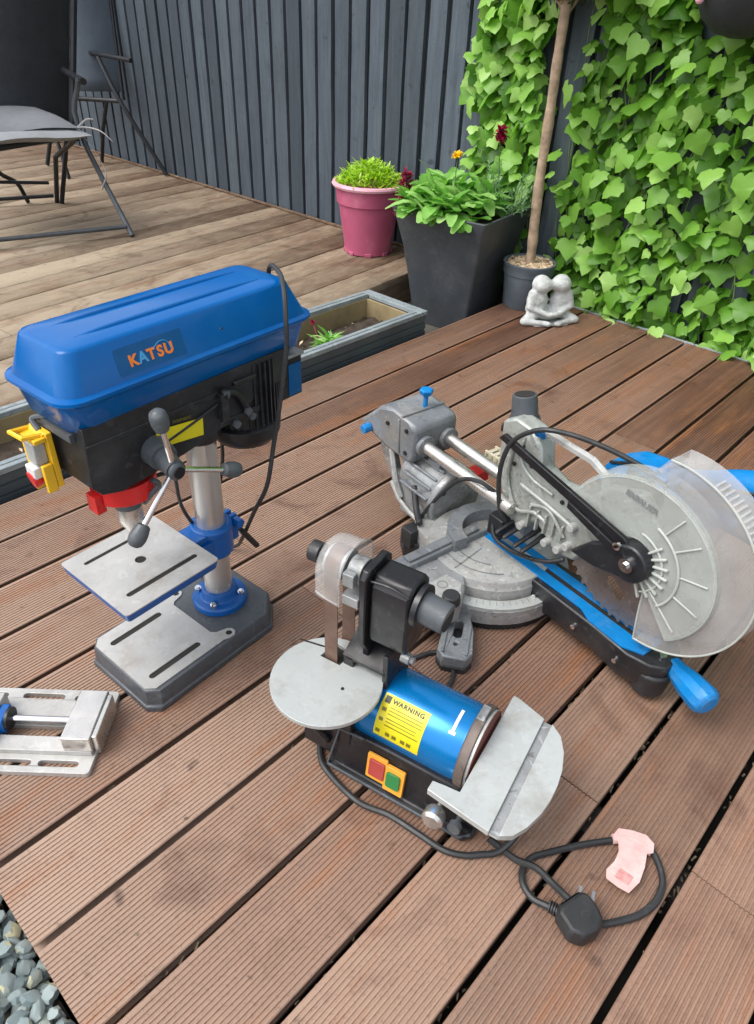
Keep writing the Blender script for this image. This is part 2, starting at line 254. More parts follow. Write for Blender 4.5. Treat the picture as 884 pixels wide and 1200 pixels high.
# ------------------------------------------------------------------ mesh building helpers
def frame_to(axis):
    return Vector(axis).normalized().to_track_quat('Z', 'Y').to_matrix()
def spline(pts, res=6, closed=False):
    P = [Vector(p) for p in pts]; n = len(P)
    if n < 3 or res < 2: return P
    out = []
    rngi = range(n) if closed else range(n-1)
    for i in rngi:
        p0 = P[(i-1) % n] if (closed or i > 0) else P[0]*2-P[1]
        p1 = P[i]; p2 = P[(i+1) % n]; p3 = P[(i+2) % n] if (closed or i+2 < n) else P[-1]*2-P[-2]
        for k in range(res):
            t = k/res
            out.append(.5*((2*p1)+(-p0+p2)*t+(2*p0-5*p1+4*p2-p3)*t*t+(-p0+3*p1-3*p2+p3)*t**3))
    if not closed: out.append(P[-1])
    return out
class MB:
    def __init__(s): s.v = []; s.f = []
    def add(s, vs, fs, T=None):
        b = len(s.v)
        s.v += [tuple(T @ Vector(v)) if T is not None else tuple(v) for v in vs]
        s.f += [tuple(i+b for i in f) for f in fs]; return s
    def box(s, x0, x1, y0, y1, z0, z1, T=None):
        return s.add([(x0, y0, z0), (x1, y0, z0), (x1, y1, z0), (x0, y1, z0), (x0, y0, z1), (x1, y0, z1), (x1, y1, z1), (x0, y1, z1)],
                     [(0, 3, 2, 1), (4, 5, 6, 7), (0, 1, 5, 4), (1, 2, 6, 5), (2, 3, 7, 6), (3, 0, 4, 7)], T)
    def loft(s, rings, cap0=True, cap1=True, closed=False, T=None):
        n = len(rings[0]); vs = [p for r in rings for p in r]; fs = []
        m = len(rings)
        for k in range(m if closed else m-1):
            a = k*n; b = ((k+1) % m)*n
            for i in range(n):
                j = (i+1) % n; fs.append((a+i, a+j, b+j, b+i))
        if not closed:
            if cap0: fs.append(tuple(range(n))[::-1])
            if cap1: fs.append(tuple((m-1)*n+i for i in range(n)))
        return s.add(vs, fs, T)
    def cyl(s, p0, p1, r0, r1=None, n=20, T=None):
        p0, p1 = Vector(p0), Vector(p1); r1 = r0 if r1 is None else r1; q = frame_to(p1-p0)
        rings = [[p+q @ Vector((r*math.cos(2*PI*i/n), r*math.sin(2*PI*i/n), 0)) for i in range(n)] for p, r in ((p0, r0), (p1, r1))]
        return s.loft(rings, T=T)
    def tube(s, pts, r, n=8, res=6, closed=False, T=None, rr=None):
        P = spline(pts, res, closed); m = len(P); rings = []
        t0 = (P[1]-P[0]).normalized(); up = Vector((0, 0, 1)) if abs(t0.z) < .9 else Vector((1, 0, 0))
        nrm = (up-t0*up.dot(t0)).normalized()
        for i in range(m):
            a = P[(i-1) % m] if closed else P[max(0, i-1)]; b = P[(i+1) % m] if closed else P[min(m-1, i+1)]
            t = (b-a).normalized(); nrm = (nrm-t*nrm.dot(t)).normalized(); bn = t.cross(nrm)
            ra = r if rr is None else rr(i/(m-1))
            rings.append([P[i]+(nrm*math.cos(2*PI*k/n)+bn*math.sin(2*PI*k/n))*ra for k in range(n)])
        return s.loft(rings, closed=closed, T=T)
    def lathe(s, prof, c=(0, 0, 0), axis=(0, 0, 1), n=24, T=None, cap=True):
        q = frame_to(axis); c = Vector(c)
        rings = [[c+q @ Vector((r*math.cos(2*PI*i/n), r*math.sin(2*PI*i/n), z)) for i in range(n)] for r, z in prof]
        return s.loft(rings, cap0=cap, cap1=cap, T=T)
    def prism(s, poly, z0, z1, holes=(), T=None):
        loops = [list(poly)]+[list(h) for h in holes]
        tri = tessellate_polygon([[Vector((x, y, 0)) for x, y in l] for l in loops])
        flat = [p for l in loops for p in l]; n = len(flat)
        vs = [(x, y, z0) for x, y in flat]+[(x, y, z1) for x, y in flat]; fs = []
        for t in tri:
            a, b, c = (Vector(flat[i]) for i in t)
            if (b-a).x*(c-a).y-(b-a).y*(c-a).x < 0: t = (t[0], t[2], t[1])
            fs.append(tuple(i+n for i in t)); fs.append(tuple(i for i in t[::-1]))
        k = 0
        for li, l in enumerate(loops):
            m = len(l); ar = sum(l[i][0]*l[(i+1) % m][1]-l[(i+1) % m][0]*l[i][1] for i in range(m))
            flip = (ar < 0) != (li > 0)
            for i in range(m):
                j = (i+1) % m; q = (k+i, k+j, n+k+j, n+k+i); fs.append(q[::-1] if flip else q)
            k += m
        return s.add(vs, fs, T)
    def ell(s, c, r, n=16, m=10, T=None):
        c = Vector(c); rx, ry, rz = (r, r, r) if isinstance(r, (int, float)) else r
        rings = []
        for k in range(1, m):
            a = -PI/2+PI*k/m
            rings.append([c+Vector((rx*math.cos(a)*math.cos(2*PI*i/n), ry*math.cos(a)*math.sin(2*PI*i/n), rz*math.sin(a))) for i in range(n)])
        return s.loft(rings, T=T)
    def mesh(s, name, mat, smooth=True, ang=35):
        me = bpy.data.meshes.new(name); me.from_pydata(s.v, [], s.f); me.materials.append(mat)
        if smooth:
            me.shade_smooth(); me.set_sharp_from_angle(angle=R(ang))
        me.validate(); return me
    def build(s, name, mat, parent=None, bevel=0., smooth=True, ang=35):
        o = bpy.data.objects.new(name, s.mesh(name, mat, smooth, ang)); col.objects.link(o)
        if parent is not None: o.parent = parent
        if bevel:
            b = o.modifiers.new('bevel', 'BEVEL'); b.width = bevel; b.segments = 2; b.limit_method = 'ANGLE'; b.angle_limit = R(40); b.harden_normals = False
        return o
def rect(x0, x1, y0, y1, r=0., n=4, ch=None):
    if r <= 0: return [(x0, y0), (x1, y0), (x1, y1), (x0, y1)]
    out = []
    for cx, cy, a0 in ((x1-r, y0+r, -90), (x1-r, y1-r, 0), (x0+r, y1-r, 90), (x0+r, y0+r, 180)):
        for k in range(n+1):
            a = R(a0+90*k/n); out.append((cx+r*math.cos(a), cy+r*math.sin(a)))
    return out
def circ(cx, cy, r, n=24, a0=0, a1=360):
    if a1-a0 >= 360: return [(cx+r*math.cos(2*PI*i/n), cy+r*math.sin(2*PI*i/n)) for i in range(n)]
    return [(cx+r*math.cos(R(a0+(a1-a0)*i/n)), cy+r*math.sin(R(a0+(a1-a0)*i/n))) for i in range(n+1)]
def slot(xa, ya, xb, yb, w, n=6):
    d = Vector((xb-xa, yb-ya)); a = math.degrees(math.atan2(d.y, d.x)); r = w/2
    return circ(xa, ya, r, n, a+90, a+270)+circ(xb, yb, r, n, a-90, a+90)
XZ = Matrix(((1, 0, 0, 0), (0, 0, -1, 0), (0, 1, 0, 0), (0, 0, 0, 1)))   # prism drawn in (x,z), extruded along -y
def slab(poly, y0, y1, holes=()):
    """outline in (x,z) extruded from y0 to y1"""
    m = MB(); m.prism(poly, -y1, -y0, holes, T=XZ); return m
def tag(o, label=None, cat=None, group=None, kind=None):
    for k, v in (('label', label), ('category', cat), ('group', group), ('kind', kind)):
        if v: o[k] = v
    return o
def empty(name, loc=(0, 0, 0), rz=0., label=None, cat=None, group=None, kind=None):
    o = bpy.data.objects.new(name, None); col.objects.link(o); o.location = loc; o.rotation_euler = (0, 0, rz); o.empty_display_size = .1
    return tag(o, label, cat, group, kind)
def inst(name, me, parent=None, loc=(0, 0, 0), rot=(0, 0, 0), sc=(1, 1, 1)):
    o = bpy.data.objects.new(name, me); col.objects.link(o); o.location = loc; o.rotation_euler = rot; o.scale = sc
    if parent is not None: o.parent = parent
    return o
def text(name, s, size, mat, parent, T, depth=.0004, align='CENTER', shear=0, bold=0.):
    cu = bpy.data.curves.new(name, 'FONT'); cu.body = s; cu.size = size; cu.extrude = depth; cu.align_x = align; cu.align_y = 'CENTER'; cu.shear = shear; cu.offset = bold
    to = bpy.data.objects.new(name+'_curve', cu); col.objects.link(to)
    dg = bpy.context.evaluated_depsgraph_get(); me = bpy.data.meshes.new_from_object(to.evaluated_get(dg)); bpy.data.objects.remove(to); bpy.data.curves.remove(cu)
    me.materials.clear(); me.materials.append(mat); me.name = name
    o = bpy.data.objects.new(name, me); col.objects.link(o); o.parent = parent; o.matrix_local = T
    return o
def basis(o, x, y, z):
    x, y, z = Vector(x).normalized(), Vector(y).normalized(), Vector(z).normalized()
    return Matrix(((x.x, y.x, z.x, o[0]), (x.y, y.y, z.y, o[1]), (x.z, y.z, z.z, o[2]), (0, 0, 0, 1)))

# ================================================================== SETTING
g = MB(); g.box(-60, 60, -60, 60, -.42, -.15); tag(g.build('ground', M['earth'], smooth=False), kind='structure')

# ---- lower deck: grooved boards, each an object
PITCHB = .128; BW = .1185; DX0, DX1 = .008, 2.372
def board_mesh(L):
    m = MB(); prof = []; w = BW; t = .026; ng = 18; e = .0045; pw = (w-2*e)/ng      # added undercut along the edges, shaped so the gaps fall dark
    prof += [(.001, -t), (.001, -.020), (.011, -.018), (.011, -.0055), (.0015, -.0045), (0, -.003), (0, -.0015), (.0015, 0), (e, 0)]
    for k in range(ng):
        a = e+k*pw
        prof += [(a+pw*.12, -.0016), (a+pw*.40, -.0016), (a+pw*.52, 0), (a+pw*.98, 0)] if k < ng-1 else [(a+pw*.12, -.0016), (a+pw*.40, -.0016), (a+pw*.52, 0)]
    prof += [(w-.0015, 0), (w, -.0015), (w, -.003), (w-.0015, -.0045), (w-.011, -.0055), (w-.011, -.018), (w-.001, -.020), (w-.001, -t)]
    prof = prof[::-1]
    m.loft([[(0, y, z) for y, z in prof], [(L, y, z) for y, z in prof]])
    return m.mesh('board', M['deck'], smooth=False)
deck = empty('lower_deck', (0, 0, 0), kind='structure')
bm_cache = {}
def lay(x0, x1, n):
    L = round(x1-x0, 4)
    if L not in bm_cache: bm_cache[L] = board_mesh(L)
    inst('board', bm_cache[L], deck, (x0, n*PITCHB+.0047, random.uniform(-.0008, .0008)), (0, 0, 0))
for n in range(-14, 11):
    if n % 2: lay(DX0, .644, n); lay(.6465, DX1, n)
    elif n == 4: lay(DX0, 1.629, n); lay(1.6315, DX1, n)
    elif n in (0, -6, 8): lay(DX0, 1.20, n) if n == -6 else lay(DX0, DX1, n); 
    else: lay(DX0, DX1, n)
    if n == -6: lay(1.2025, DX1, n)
for x in (.1, .63, 1.2, 1.62, 2.2):
    j = MB(); j.box(x-.02, x+.03, -1.78, 1.40, -.12, -.027); j.build('joist', M['dark'], deck)
e = MB(); e.box(DX1+.002, DX1+.012, -1.8, 1.413, -.12, .002); e.build('edging_strip', M['troughgrey'], deck, .001)
e = MB(); e.box(DX0+.004, DX0+.024, -1.78, 1.40, -.13, -.027); e.build('end_joist', M['dark'], deck)

m = MB(); rdg = random.Random(11)
for i in range(3800):
    n = rdg.randint(-6, 10); x = rdg.uniform(.02, 2.36); y = n*PITCHB+rdg.uniform(-.0045, .0045); z = rdg.uniform(-.024, -.009); l = rdg.uniform(.002, .007)
    if math.sin(x*9+n*2.3)+math.sin(x*23+n) < -.3: continue
    T = Matrix.Translation((x, y, z)) @ Euler((rdg.uniform(-1, 1), rdg.uniform(-1, 1), rdg.uniform(-.5, .5))).to_matrix().to_4x4()
    m.add([(-l, -.0016, 0), (l, -.0012, .001), (l*.8, .0016, 0), (-l*.7, .0012, .001)], [(0, 1, 2, 3)], T)
tag(m.build('gap_debris', M['litter'], deck, smooth=False), kind='stuff')
m = MB()
for i in range(260):
    x = rdg.uniform(.02, 2.35); y = rdg.uniform(-.6, 1.4); l = rdg.uniform(.0012, .0035)
    T = Matrix.Translation((x, y, .0012)) @ Euler((rdg.uniform(-.3, .3), rdg.uniform(-.3, .3), rdg.uniform(0, 6.3))).to_matrix().to_4x4()
    m.add([(-l, -l*.5, 0), (l, -l*.4, .0004), (l*.8, l*.5, 0), (-l*.7, l*.4, .0006)], [(0, 1, 2, 3)], T)
tag(m.build('scattered_bits', M['litter'], deck, smooth=False), kind='stuff')

# ---- upper deck: weathered smooth boards at a slight angle
up = empty('upper_deck', (2.17, 1.862, 0), R(6.5), kind='structure')
UP = .140
def umesh(L, seed):
    rd = random.Random(seed); m = MB(); nseg = 40; rings = []
    for i in range(nseg+1):
        x = L*i/nseg; a = rd.uniform(-.0015, .0015); b = rd.uniform(-.0015, .0015)
        rings.append([(x, .001+a, -.03), (x, .1375+b, -.03), (x, .1375+b, -.003), (x, .1345+b, rd.uniform(-.001, .001)), (x, .066, rd.uniform(0, .0015)), (x, .005+a, rd.uniform(-.001, .001)), (x, .002+a, -.003)])
    m.loft(rings); return m.mesh('board', M['updeck'], smooth=True, ang=50)
for n in range(0, 52):
    xr = .30/math.cos(R(6.5))-n*UP*math.tan(R(6.5))*-1 + .0
    xr = (2.455-2.17)/math.cos(R(6.5))+n*UP*math.tan(R(6.5))
    xl = -1.33-1.25*n if n < 4 else -6.2
    xl = max(-5.5, xl)
    L = xr-xl
    if n % 3 == 1 and L > 3:
        s1 = L-random.uniform(1.0, 2.0)
        inst('board', umesh(s1-.003, n+100), up, (xl, n*UP, random.uniform(-.002, .001)))
        inst('board', umesh(L-s1, n+300), up, (xl+s1, n*UP, random.uniform(-.002, .001)))
    else:
        inst('board', umesh(L, n), up, (xl, n*UP, random.uniform(-.002, .001)))
f = MB(); f.box(-1.3, .28, .005, .03, -.15, -.032); f.build('fascia_board', M['updeck'], up, .001)
f = MB(); f.box(-5.5, -1.0, .0, .4, -.15, -.04); f.build('bearer', M['dark'], up)

# ---- fence: overlapping vertical boards, painted slate blue
FX = 2.475
def slatm(w, h, seed):
    rd = random.Random(seed); m = MB(); t = .016
    nz = 14; rings = []
    for k in range(nz+1):
        z = -.12+(h+.12)*k/nz; a = rd.uniform(-.0015, .0015); b = rd.uniform(-.0015, .0015)
        rings.append([(0, a, z), (-t, a+.002, z), (-t-.001, w*.5, z), (-t, w-.002+b, z), (0, w+b, z)][::-1])
    m.loft(rings); return m.mesh('slat', M['fence'], smooth=True, ang=30)
slat_meshes = [slatm(.083+.0015*k, 1.85, k) for k in range(4)]
def fence(origin, rz, length, label, h=1.85):
    fo = empty('slat_fence', origin, rz, label, 'fence')
    b = MB(); b.box(.0005, .016, -.05, length, -.14, h); b.build('backing_boards', M['fencedark'], fo)
    b = MB()
    for z in (.3, 1.0, 1.65): b.box(.017, .06, -.05, length, z, z+.06)
    b.build('rail', M['fence'], fo)
    y = 0; i = 0
    while y < length-.1:
        inst('slat', random.choice(slat_meshes), fo, (random.uniform(-.003, 0), y+random.uniform(-.0012, .0012), random.uniform(-.01, 0)), (0, random.uniform(-.001, .001), random.uniform(-.004, .004)))
        y += .102; i += 1
    return fo
fence((FX, -1.9, 0), 0, 11.4, 'long slate blue fence of vertical overlapping boards running behind the pots and the ivy')
fence((2.46, 9.3, 0), R(90), 8, 'far slate blue board fence closing off the end of the upper deck behind the chairs')
b = MB(); b.box(2.438, 2.452, 2.0, 9.2, .002, .012); tag(b.build('edging', M['updeck'], None, .002), kind='structure')

# ---- gravel at the near end of the deck
gv = empty('gravel_bed', (0, 0, 0), kind='structure')
def stone_mesh(seed):
    rd = random.Random(seed); m = MB(); m.ell((0, 0, 0), (1, .72, .5), 8, 6)
    m.v = [tuple(c*(1+rd.uniform(-.26, .26)) for c in v) for v in m.v]
    return m.mesh('stone', M['stone'], smooth=True, ang=28)
stones = [stone_mesh(i) for i in range(7)]
pts = []
tries = 0
while len(pts) < 290 and tries < 20000:
    tries += 1
    x = random.uniform(-.15, .004); y = random.uniform(.36, .72); lay_ = random.choice((0, 1, 2))
    if x < -.10 and random.random() < .4: continue
    if all((x-a)**2+(y-b)**2 > (.0105)**2 for a, b, c in pts if c == lay_):
        pts.append((x, y, lay_))
for x, y, l in pts:
    s_ = random.uniform(.009, .0145)
    inst('stone', random.choice(stones), gv, (x, y, -.040+l*.011+random.uniform(-.003, .003)), (random.uniform(-.5, .5), random.uniform(-.5, .5), random.uniform(0, 6.28)), (s_, s_, s_))
m = MB()
base = MB(); base.ell((0, 0, 0), (1, .75, .55), 6, 4)
for i in range(5200):
    x = random.uniform(-1.1, -.008); y = random.uniform(-1.2, 1.6)
    if x > -.15 and .35 < y < .73 and random.random() < .8: continue
    s_ = random.uniform(.009, .017); T = Matrix.Translation((x, y, -.036+random.uniform(-.008, .012))) @ Euler((random.uniform(-.5, .5), random.uniform(-.5, .5), random.uniform(0, 6.28))).to_matrix().to_4x4() @ Matrix.Scale(s_, 4)
    m.add(base.v, base.f, T)
tag(m.build('loose_gravel', M['stone'], gv, ang=30), kind='stuff')
m = MB(); m.box(-1.3, 0.004, -1.3, 1.7, -.149, -.046); m.build('gravel_base', M['earth'], gv)

# ---- planting strip between deck and fence, with white pebbles
m = MB(); m.box(DX1+.014, FX-.02, -1.8, 1.83, -.149, -.03); tag(m.build('soil_strip', M['soil']), kind='structure')
m = MB()
for y0, x0, k in ((.76, 2.405, 26), (.93, 2.40, 7), (.66, 2.41, 14), (1.2, 2.4, 5)):
    for i in range(k):
        s_ = random.uniform(.005, .011); m.ell((x0+random.gauss(0, .012), y0+random.gauss(0, .035), -.022+random.uniform(0, .014)), (s_, s_*.8, s_*.6), 7, 5)
tag(m.build('white_pebbles', M['pebble']), 'small white pebbles lying in the gap under the ivy by the deck edge', 'pebbles', kind='stuff')
m = MB(); m.box(1.79, FX-.02, 1.416, 1.86, -.149, -.12); tag(m.build('pot_pit_floor', M['earth']), kind='structure')

# ================================================================== DRILL PRESS
dp = empty('drill_press', (.492, .804, 0), R(4), 'tall blue topped bench drill press with black head and yellow and red guards', 'drill press')
outl = [(-.20, -.093), (.034, -.093), (.072, -.055), (.072, .045), (.034, .083), (-.20, .083), (-.216, .066), (-.216, -.075)]
def inset(poly, d):
    c = Vector((sum(p[0] for p in poly)/len(poly), sum(p[1] for p in poly)/len(poly)))
    return [tuple(Vector(p)-(Vector(p)-c).normalized()*d) for p in poly]
m = MB(); m.loft([[(x, y, 0) for x, y in outl], [(x, y, .010) for x, y in outl], [(x, y, .012) for x, y in inset(outl, .004)], [(x, y, .040) for x, y in inset(outl, .006)], [(x, y, .0425) for x, y in inset(outl, .009)]])
m.build('base', M['basegrey'], dp, .0015)
plate = [(-.196, -.082), (-.062, -.082), (-.052, -.086), (-.042, -.086), (-.036, -.080), (-.036, -.072), (-.042, -.066), (-.060, -.060), (-.066, -.052), (-.066, .045), (-.060, .051), (-.042, .055), (-.036, .061), (-.036, .069), (-.042, .075), (-.060, .075), (-.196, .073), (-.208, .060), (-.208, -.070)]
m = MB(); m.prism(plate, .0428, .0445, [slot(-.185, .045, -.098, .045, .011)+[], slot(-.185, -.058, -.098, -.058, .011), circ(-.046, .065, .0055, 12), circ(-.046, -.076, .0055, 12)]); m.build('machined_face', M['machined'], dp)
m = MB()
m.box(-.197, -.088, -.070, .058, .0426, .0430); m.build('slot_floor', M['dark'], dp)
for y in (.065, -.076):
    m = MB(); m.cyl((-.046, y, .0425), (-.046, y, .0432), .0062, n=12); m.build('bolt_hole', M['dark'], dp)
m = MB(); m.lathe([(.047, .0426), (.047, .053), (.044, .056), (.033, .057), (.030, .062), (.030, .071), (.0285, .074)], n=40); fl = m.build('column_flange', M['blueiron'], dp, .001)
for a in (35, 125, 215, 305):
    m = MB(); x, y = .038*math.cos(R(a)), .038*math.sin(R(a)); m.cyl((x, y, .056), (x, y, .063), .0062, n=6); m.cyl((x, y, .063), (x, y, .066), .004, n=8); m.build('bolt', M['chrome'], fl)
m = MB(); m.cyl((0, 0, .05), (0, 0, .42), .0235, n=40); m.build('column', M['column'], dp)
cl = MB(); cl.lathe([(.031, .155), (.033, .157), (.033, .198), (.0345, .20), (.0345, .209), (.031, .212)], n=36); cl.box(.02, .047, -.010, -.002, .158, .208); cl.box(.02, .047, .004, .012, .158, .208); cl = cl.build('table_collar', M['blueiron'], dp, .0015)
m = MB(); m.cyl((.040, -.020, .198), (.040, .024, .198), .006, n=10); m.cyl((.040, -.026, .198), (.040, -.012, .198), .009, n=6); m.build('clamp_bolt', M['blueiron'], cl)
m = MB(); m.tube([(.048, .024, .198), (.075, .03, .15), (.084, .03, .13), (.117, .03, .075)], .0045, 8); m.cyl((.084, .03, .13), (.117, .03, .075), .0055, n=10); m.build('clamp_lever', M['rubber'], cl)
tb = MB(); tz = .2125
tp = rect(-.216, -.052, -.083, .083, .006, 3)
tb.loft([[(x, y, .196) for x, y in inset(tp, .004)], [(x, y, tz-.0022) for x, y in tp]]); tb.box(-.075, -.02, -.028, .028, .160, .196); tb.box(-.053, -.026, -.022, .022, .196, .208); tbl = tb.build('table', M['blueiron'], dp, .001)
m = MB(); m.prism(tp, tz-.0018, tz, [slot(-.190, .055, -.112, .055, .007), slot(-.187, -.049, -.072, -.049, .009), circ(-.131, .004, .0085, 16)]); m.build('table_top', M['machined'], tbl)
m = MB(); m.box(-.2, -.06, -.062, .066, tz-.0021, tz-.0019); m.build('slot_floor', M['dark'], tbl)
# head casting
prof = [(-.200, .485), (-.203, .402), (-.192, .388), (-.165, .380), (-.10, .385), (-.03, .396), (.045, .415), (.075, .43), (.13, .44), (.145, .485)]
hd = slab(prof, -.050, .050); hd.lathe([(.031, .372), (.033, .376), (.034, .41)], n=30, c=(0, 0, 0)); hd.cyl((-.134, 0, .352), (-.134, 0, .40), .030, .036, n=28); hd.box(-.20, .06, -.0515, -.0495, .455, .462); hd = hd.build('head', M['black'], dp, .005)
m = MB(); m.tube([(-.11, -.052, .418), (-.05, -.0525, .432), (.0, -.0525, .444)], .002, 6); m.build('casting_rib', M['black'], hd)
# two piece blue belt cover
def rr(x0, x1, y, r, z, n=6): return [(a, b, z) for a, b in rect(x0-.016, x1+.010, -y, y, r, n)]
m = MB()
m.loft([rr(-.196, .156, .056, .022, .474), rr(-.201, .160, .060, .025, .478), rr(-.209, .168, .068, .028, .5165), rr(-.213, .172, .073, .030, .517), rr(-.217, .176, .0755, .031, .5205), rr(-.2165, .1755, .075, .031, .5245), rr(-.211, .170, .070, .029, .5265), rr(-.209, .168, .0685, .028, .527),
        rr(-.193, .142, .0545, .020, .5735), rr(-.190, .139, .052, .019, .5765), rr(-.184, .134, .047, .018, .5778), rr(-.155, .115, .030, .012, .5800)])
cv = m.build('belt_cover', M['blue'], dp, 0, ang=50); cv.rotation_euler = (0, 0, R(.6)); cv.location = (.010, .013, .001)
m = MB()
for y in (-.026, .022):
    m.tube([(-.175, y, .5765), (-.12, y, .5795), (.05, y, .5797), (.110, y, .578)], .0034, 10)
m.build('pressed_ridge', M['blue'], cv)
m = MB(); m.cyl((.01, -.0595, .546), (.01, -.0625, .545), .003, n=10); m.build('cover_screw', M['blackgloss'], cv)
# logo decal on the sloping near side of the cover
yv = Vector((0, .014, .0465)).normalized(); nv = Vector((1, 0, 0)).cross(yv)
Tl = basis((-.104, -.0622, .5475), (1, 0, 0), yv, nv)
dl = rect(-.046, .052, -.0150, .0175, .002, 2)
m = MB(); m.prism(dl, .0002, .0006, T=Tl); m.build('decal', M['decal'], cv)
for i, (ch, mt) in enumerate(zip('KATSU', ('orangeink', 'cyanink', 'orangeink', 'orangeink', 'orangeink'))):
    text('letter', ch, .0185, M[mt], cv, Tl @ Matrix.Translation((-.0235+i*.0128+(.0005 if i else 0), -.0015, .0010)), .0003, bold=.0007)
m = MB(); m.tube([(.006, .004, .001), (.018, .0105, .001), (.028, .008, .001), (.0315, -.002, .001)], .0005, 6, T=Tl); m.build('swoosh', M['cyanink'], cv)
m = MB(); m.prism(rect(-.012, .012, -.0035, .0035, .001, 2), 0, .0005, T=basis((-.2055, -.005, .498), (0, -1, 0), Vector((-.008, 0, .04)), (-.98, 0, -.2))); m.build('front_badge', M['whitelabel'], cv)
# labels on head
m = MB(); m.prism([(-.105, .4190), (-.030, .4085), (-.028, .4345), (-.103, .4445)], -.0005+.0518, .0524, T=XZ); lb = m.build('warning_label', M['ylabel'], hd)
text('label_text', 'WARNING', .0062, M['inkolive'], hd, basis((-.062, -.0526, .4455), (1, 0, -.12), (.12, 0, 1), (0, -1, 0)), .0002)
# feed hub and spokes
hb = MB(); hb.cyl((-.108, -.045, .418), (-.112, -.075, .418), .0215, .019, n=24); hb.cyl((-.112, -.072, .418), (-.119, -.108, .416), .0135, n=22); hb.ell((-.1195, -.110, .416), (.0125, .006, .0125)); hub = hb.build('feed_hub', M['greyplastic'], dp, .0008)
m = MB(); m.cyl((-.1195, -.114, .416), (-.1195, -.117, .416), .008, n=14); m.build('hub_cap', M['blackgloss'], hub)
for tip in ((-.131, -.108, .494), (-.030, -.108, .375), (-.188, -.108, .350)):
    c = Vector((-.119, -.104, .416)); tp_ = Vector(tip); d = (tp_-c).normalized(); q = frame_to(d)
    m = MB(); m.cyl(c+d*.006, tp_-d*.008, .0038, n=10); sp = m.build('spoke', M['chrome'], hub)
    m = MB(); m.lathe([(.0055, -.017), (.0088, -.015), (.0112, -.005), (.0116, .003), (.0100, .010), (.0056, .0140), (.001, .0150)], c=tp_, axis=d, n=20); m.build('knob', M['greyplastic'], sp)
# chuck
m = MB(); m.lathe([(.018, .352), (.0205, .345), (.0205, .322), (.018, .318)], c=(-.134, 0, 0), n=24); ck = m.build('chuck', M['greyplastic'], dp)
m = MB(); m.lathe([(.0185, .318), (.0185, .298), (.014, .286), (.007, .272), (.0065, .266)], c=(-.134, 0, 0), n=24); m.build('chuck_sleeve', M['steel'], ck)
m = MB(); m.cyl((-.134, 0, .268), (-.134, 0, .243), .003, n=10); m.build('drill_bit', M['brass'], ck)
m = MB()
ro, ri = circ(-.134, 0, .045, 30, -160, 150), circ(-.134, 0, .040, 30, -160, 150)
m.prism(ro+ri[::-1], .345, .372); m.box(-.186, -.172, -.012, .010, .333, .360); m.prism(circ(-.134, 0, .043, 24), .366, .371)
m.build('chuck_guard', M['red'], dp, .001)
m = MB(); m.tube([(-.118, -.047, .374), (-.110, -.048, .362), (-.122, -.046, .352), (-.128, -.034, .335)], .004, 6); m.build('guard_bracket', M['greyplastic'], dp)
# front switch with yellow flap
m = MB(); m.box(-.216, -.208, .012, .052, .383, .462); m.box(-.230, -.2165, .044, .051, .372, .455); m.box(-.230, -.2165, .012, .018, .38, .42); m.box(-.232, -.2165, .012, .051, .452, .458); sw = m.build('switch_plate', M['yellow'], dp, .001)
m = MB(); m.tube([(-.214, .020, .458), (-.240, .022, .462), (-.242, .048, .462), (-.214, .050, .458)], .0035, 6, res=1); m.tube([(-.216, .016, .457), (-.216, .050, .457)], .0045, 6, res=1); m.build('switch_flap', M['yellow'], sw)
m = MB(); m.box(-.232, -.216, .020, .043, .418, .450); m.build('switch_box', M['lightgrey'], sw, .002)
m = MB(); m.box(-.238, -.220, .022, .044, .400, .416); m.build('label_tab', M['whitelabel'], sw, .002)
m = MB(); m.cyl((-.217, .034, .398), (-.238, .036, .394), .010, .012, n=18); m.build('stop_button', M['red'], sw)
m = MB(); m.tube([(-.200, .03, .475), (-.212, .045, .470), (-.214, .03, .46)], .004, 8); m.box(-.207, -.196, -.03, .045, .462, .473); m.build('cable_clip', M['greyplastic'], sw)
# motor
mt = MB(); mt.lathe([(.002, .326), (.030, .329), (.047, .339), (.0555, .352), (.0570, .370), (.054, .372), (.050, .374), (.050, .480)], c=(.088, 0, 0), n=40); mt = mt.build('motor', M['black'], dp, 0, ang=40)
m = MB()
for k in range(36):
    a = 2*PI*k/36; T = Matrix.Translation((.088, 0, 0)) @ Matrix.Rotation(a, 4, 'Z'); m.box(.049, .0555, -.0012, .0012, .376, .478, T=T)
m.build('cooling_fins', M['black'], mt)
m = MB(); m.box(.124, .180, -.038, .010, .392, .458); jb = m.build('junction_box', M['blackgloss'], mt, .002)
m = MB(); m.box(.150, .177, -.0392, -.0382, .396, .448); m.build('rating_label', M['decal'], jb)
m = MB(); m.box(.128, .184, -.040, .012, .458, .463); m.build('box_lid', M['castgrey'], jb, .001)
m = MB(); m.box(.0, .08, -.052, -.040, .405, .414); m.box(.0, .012, -.062, -.03, .420, .46); m.tube([(.005, -.055, .462), (.03, -.058, .452), (.05, -.055, .42)], .005, 8); m.box(.03, .07, -.056, -.046, .462, .468); m.build('tension_bracket', M['black'], dp, .001)
for p in ((.01, -.056, .458), (.047, -.057, .418), (.058, -.052, .404), (.025, -.056, .405)):
    m = MB(); m.cyl(p, (p[0], p[1]-.006, p[2]), .0062, n=6); m.build('bolt', M['greyplastic'], dp)
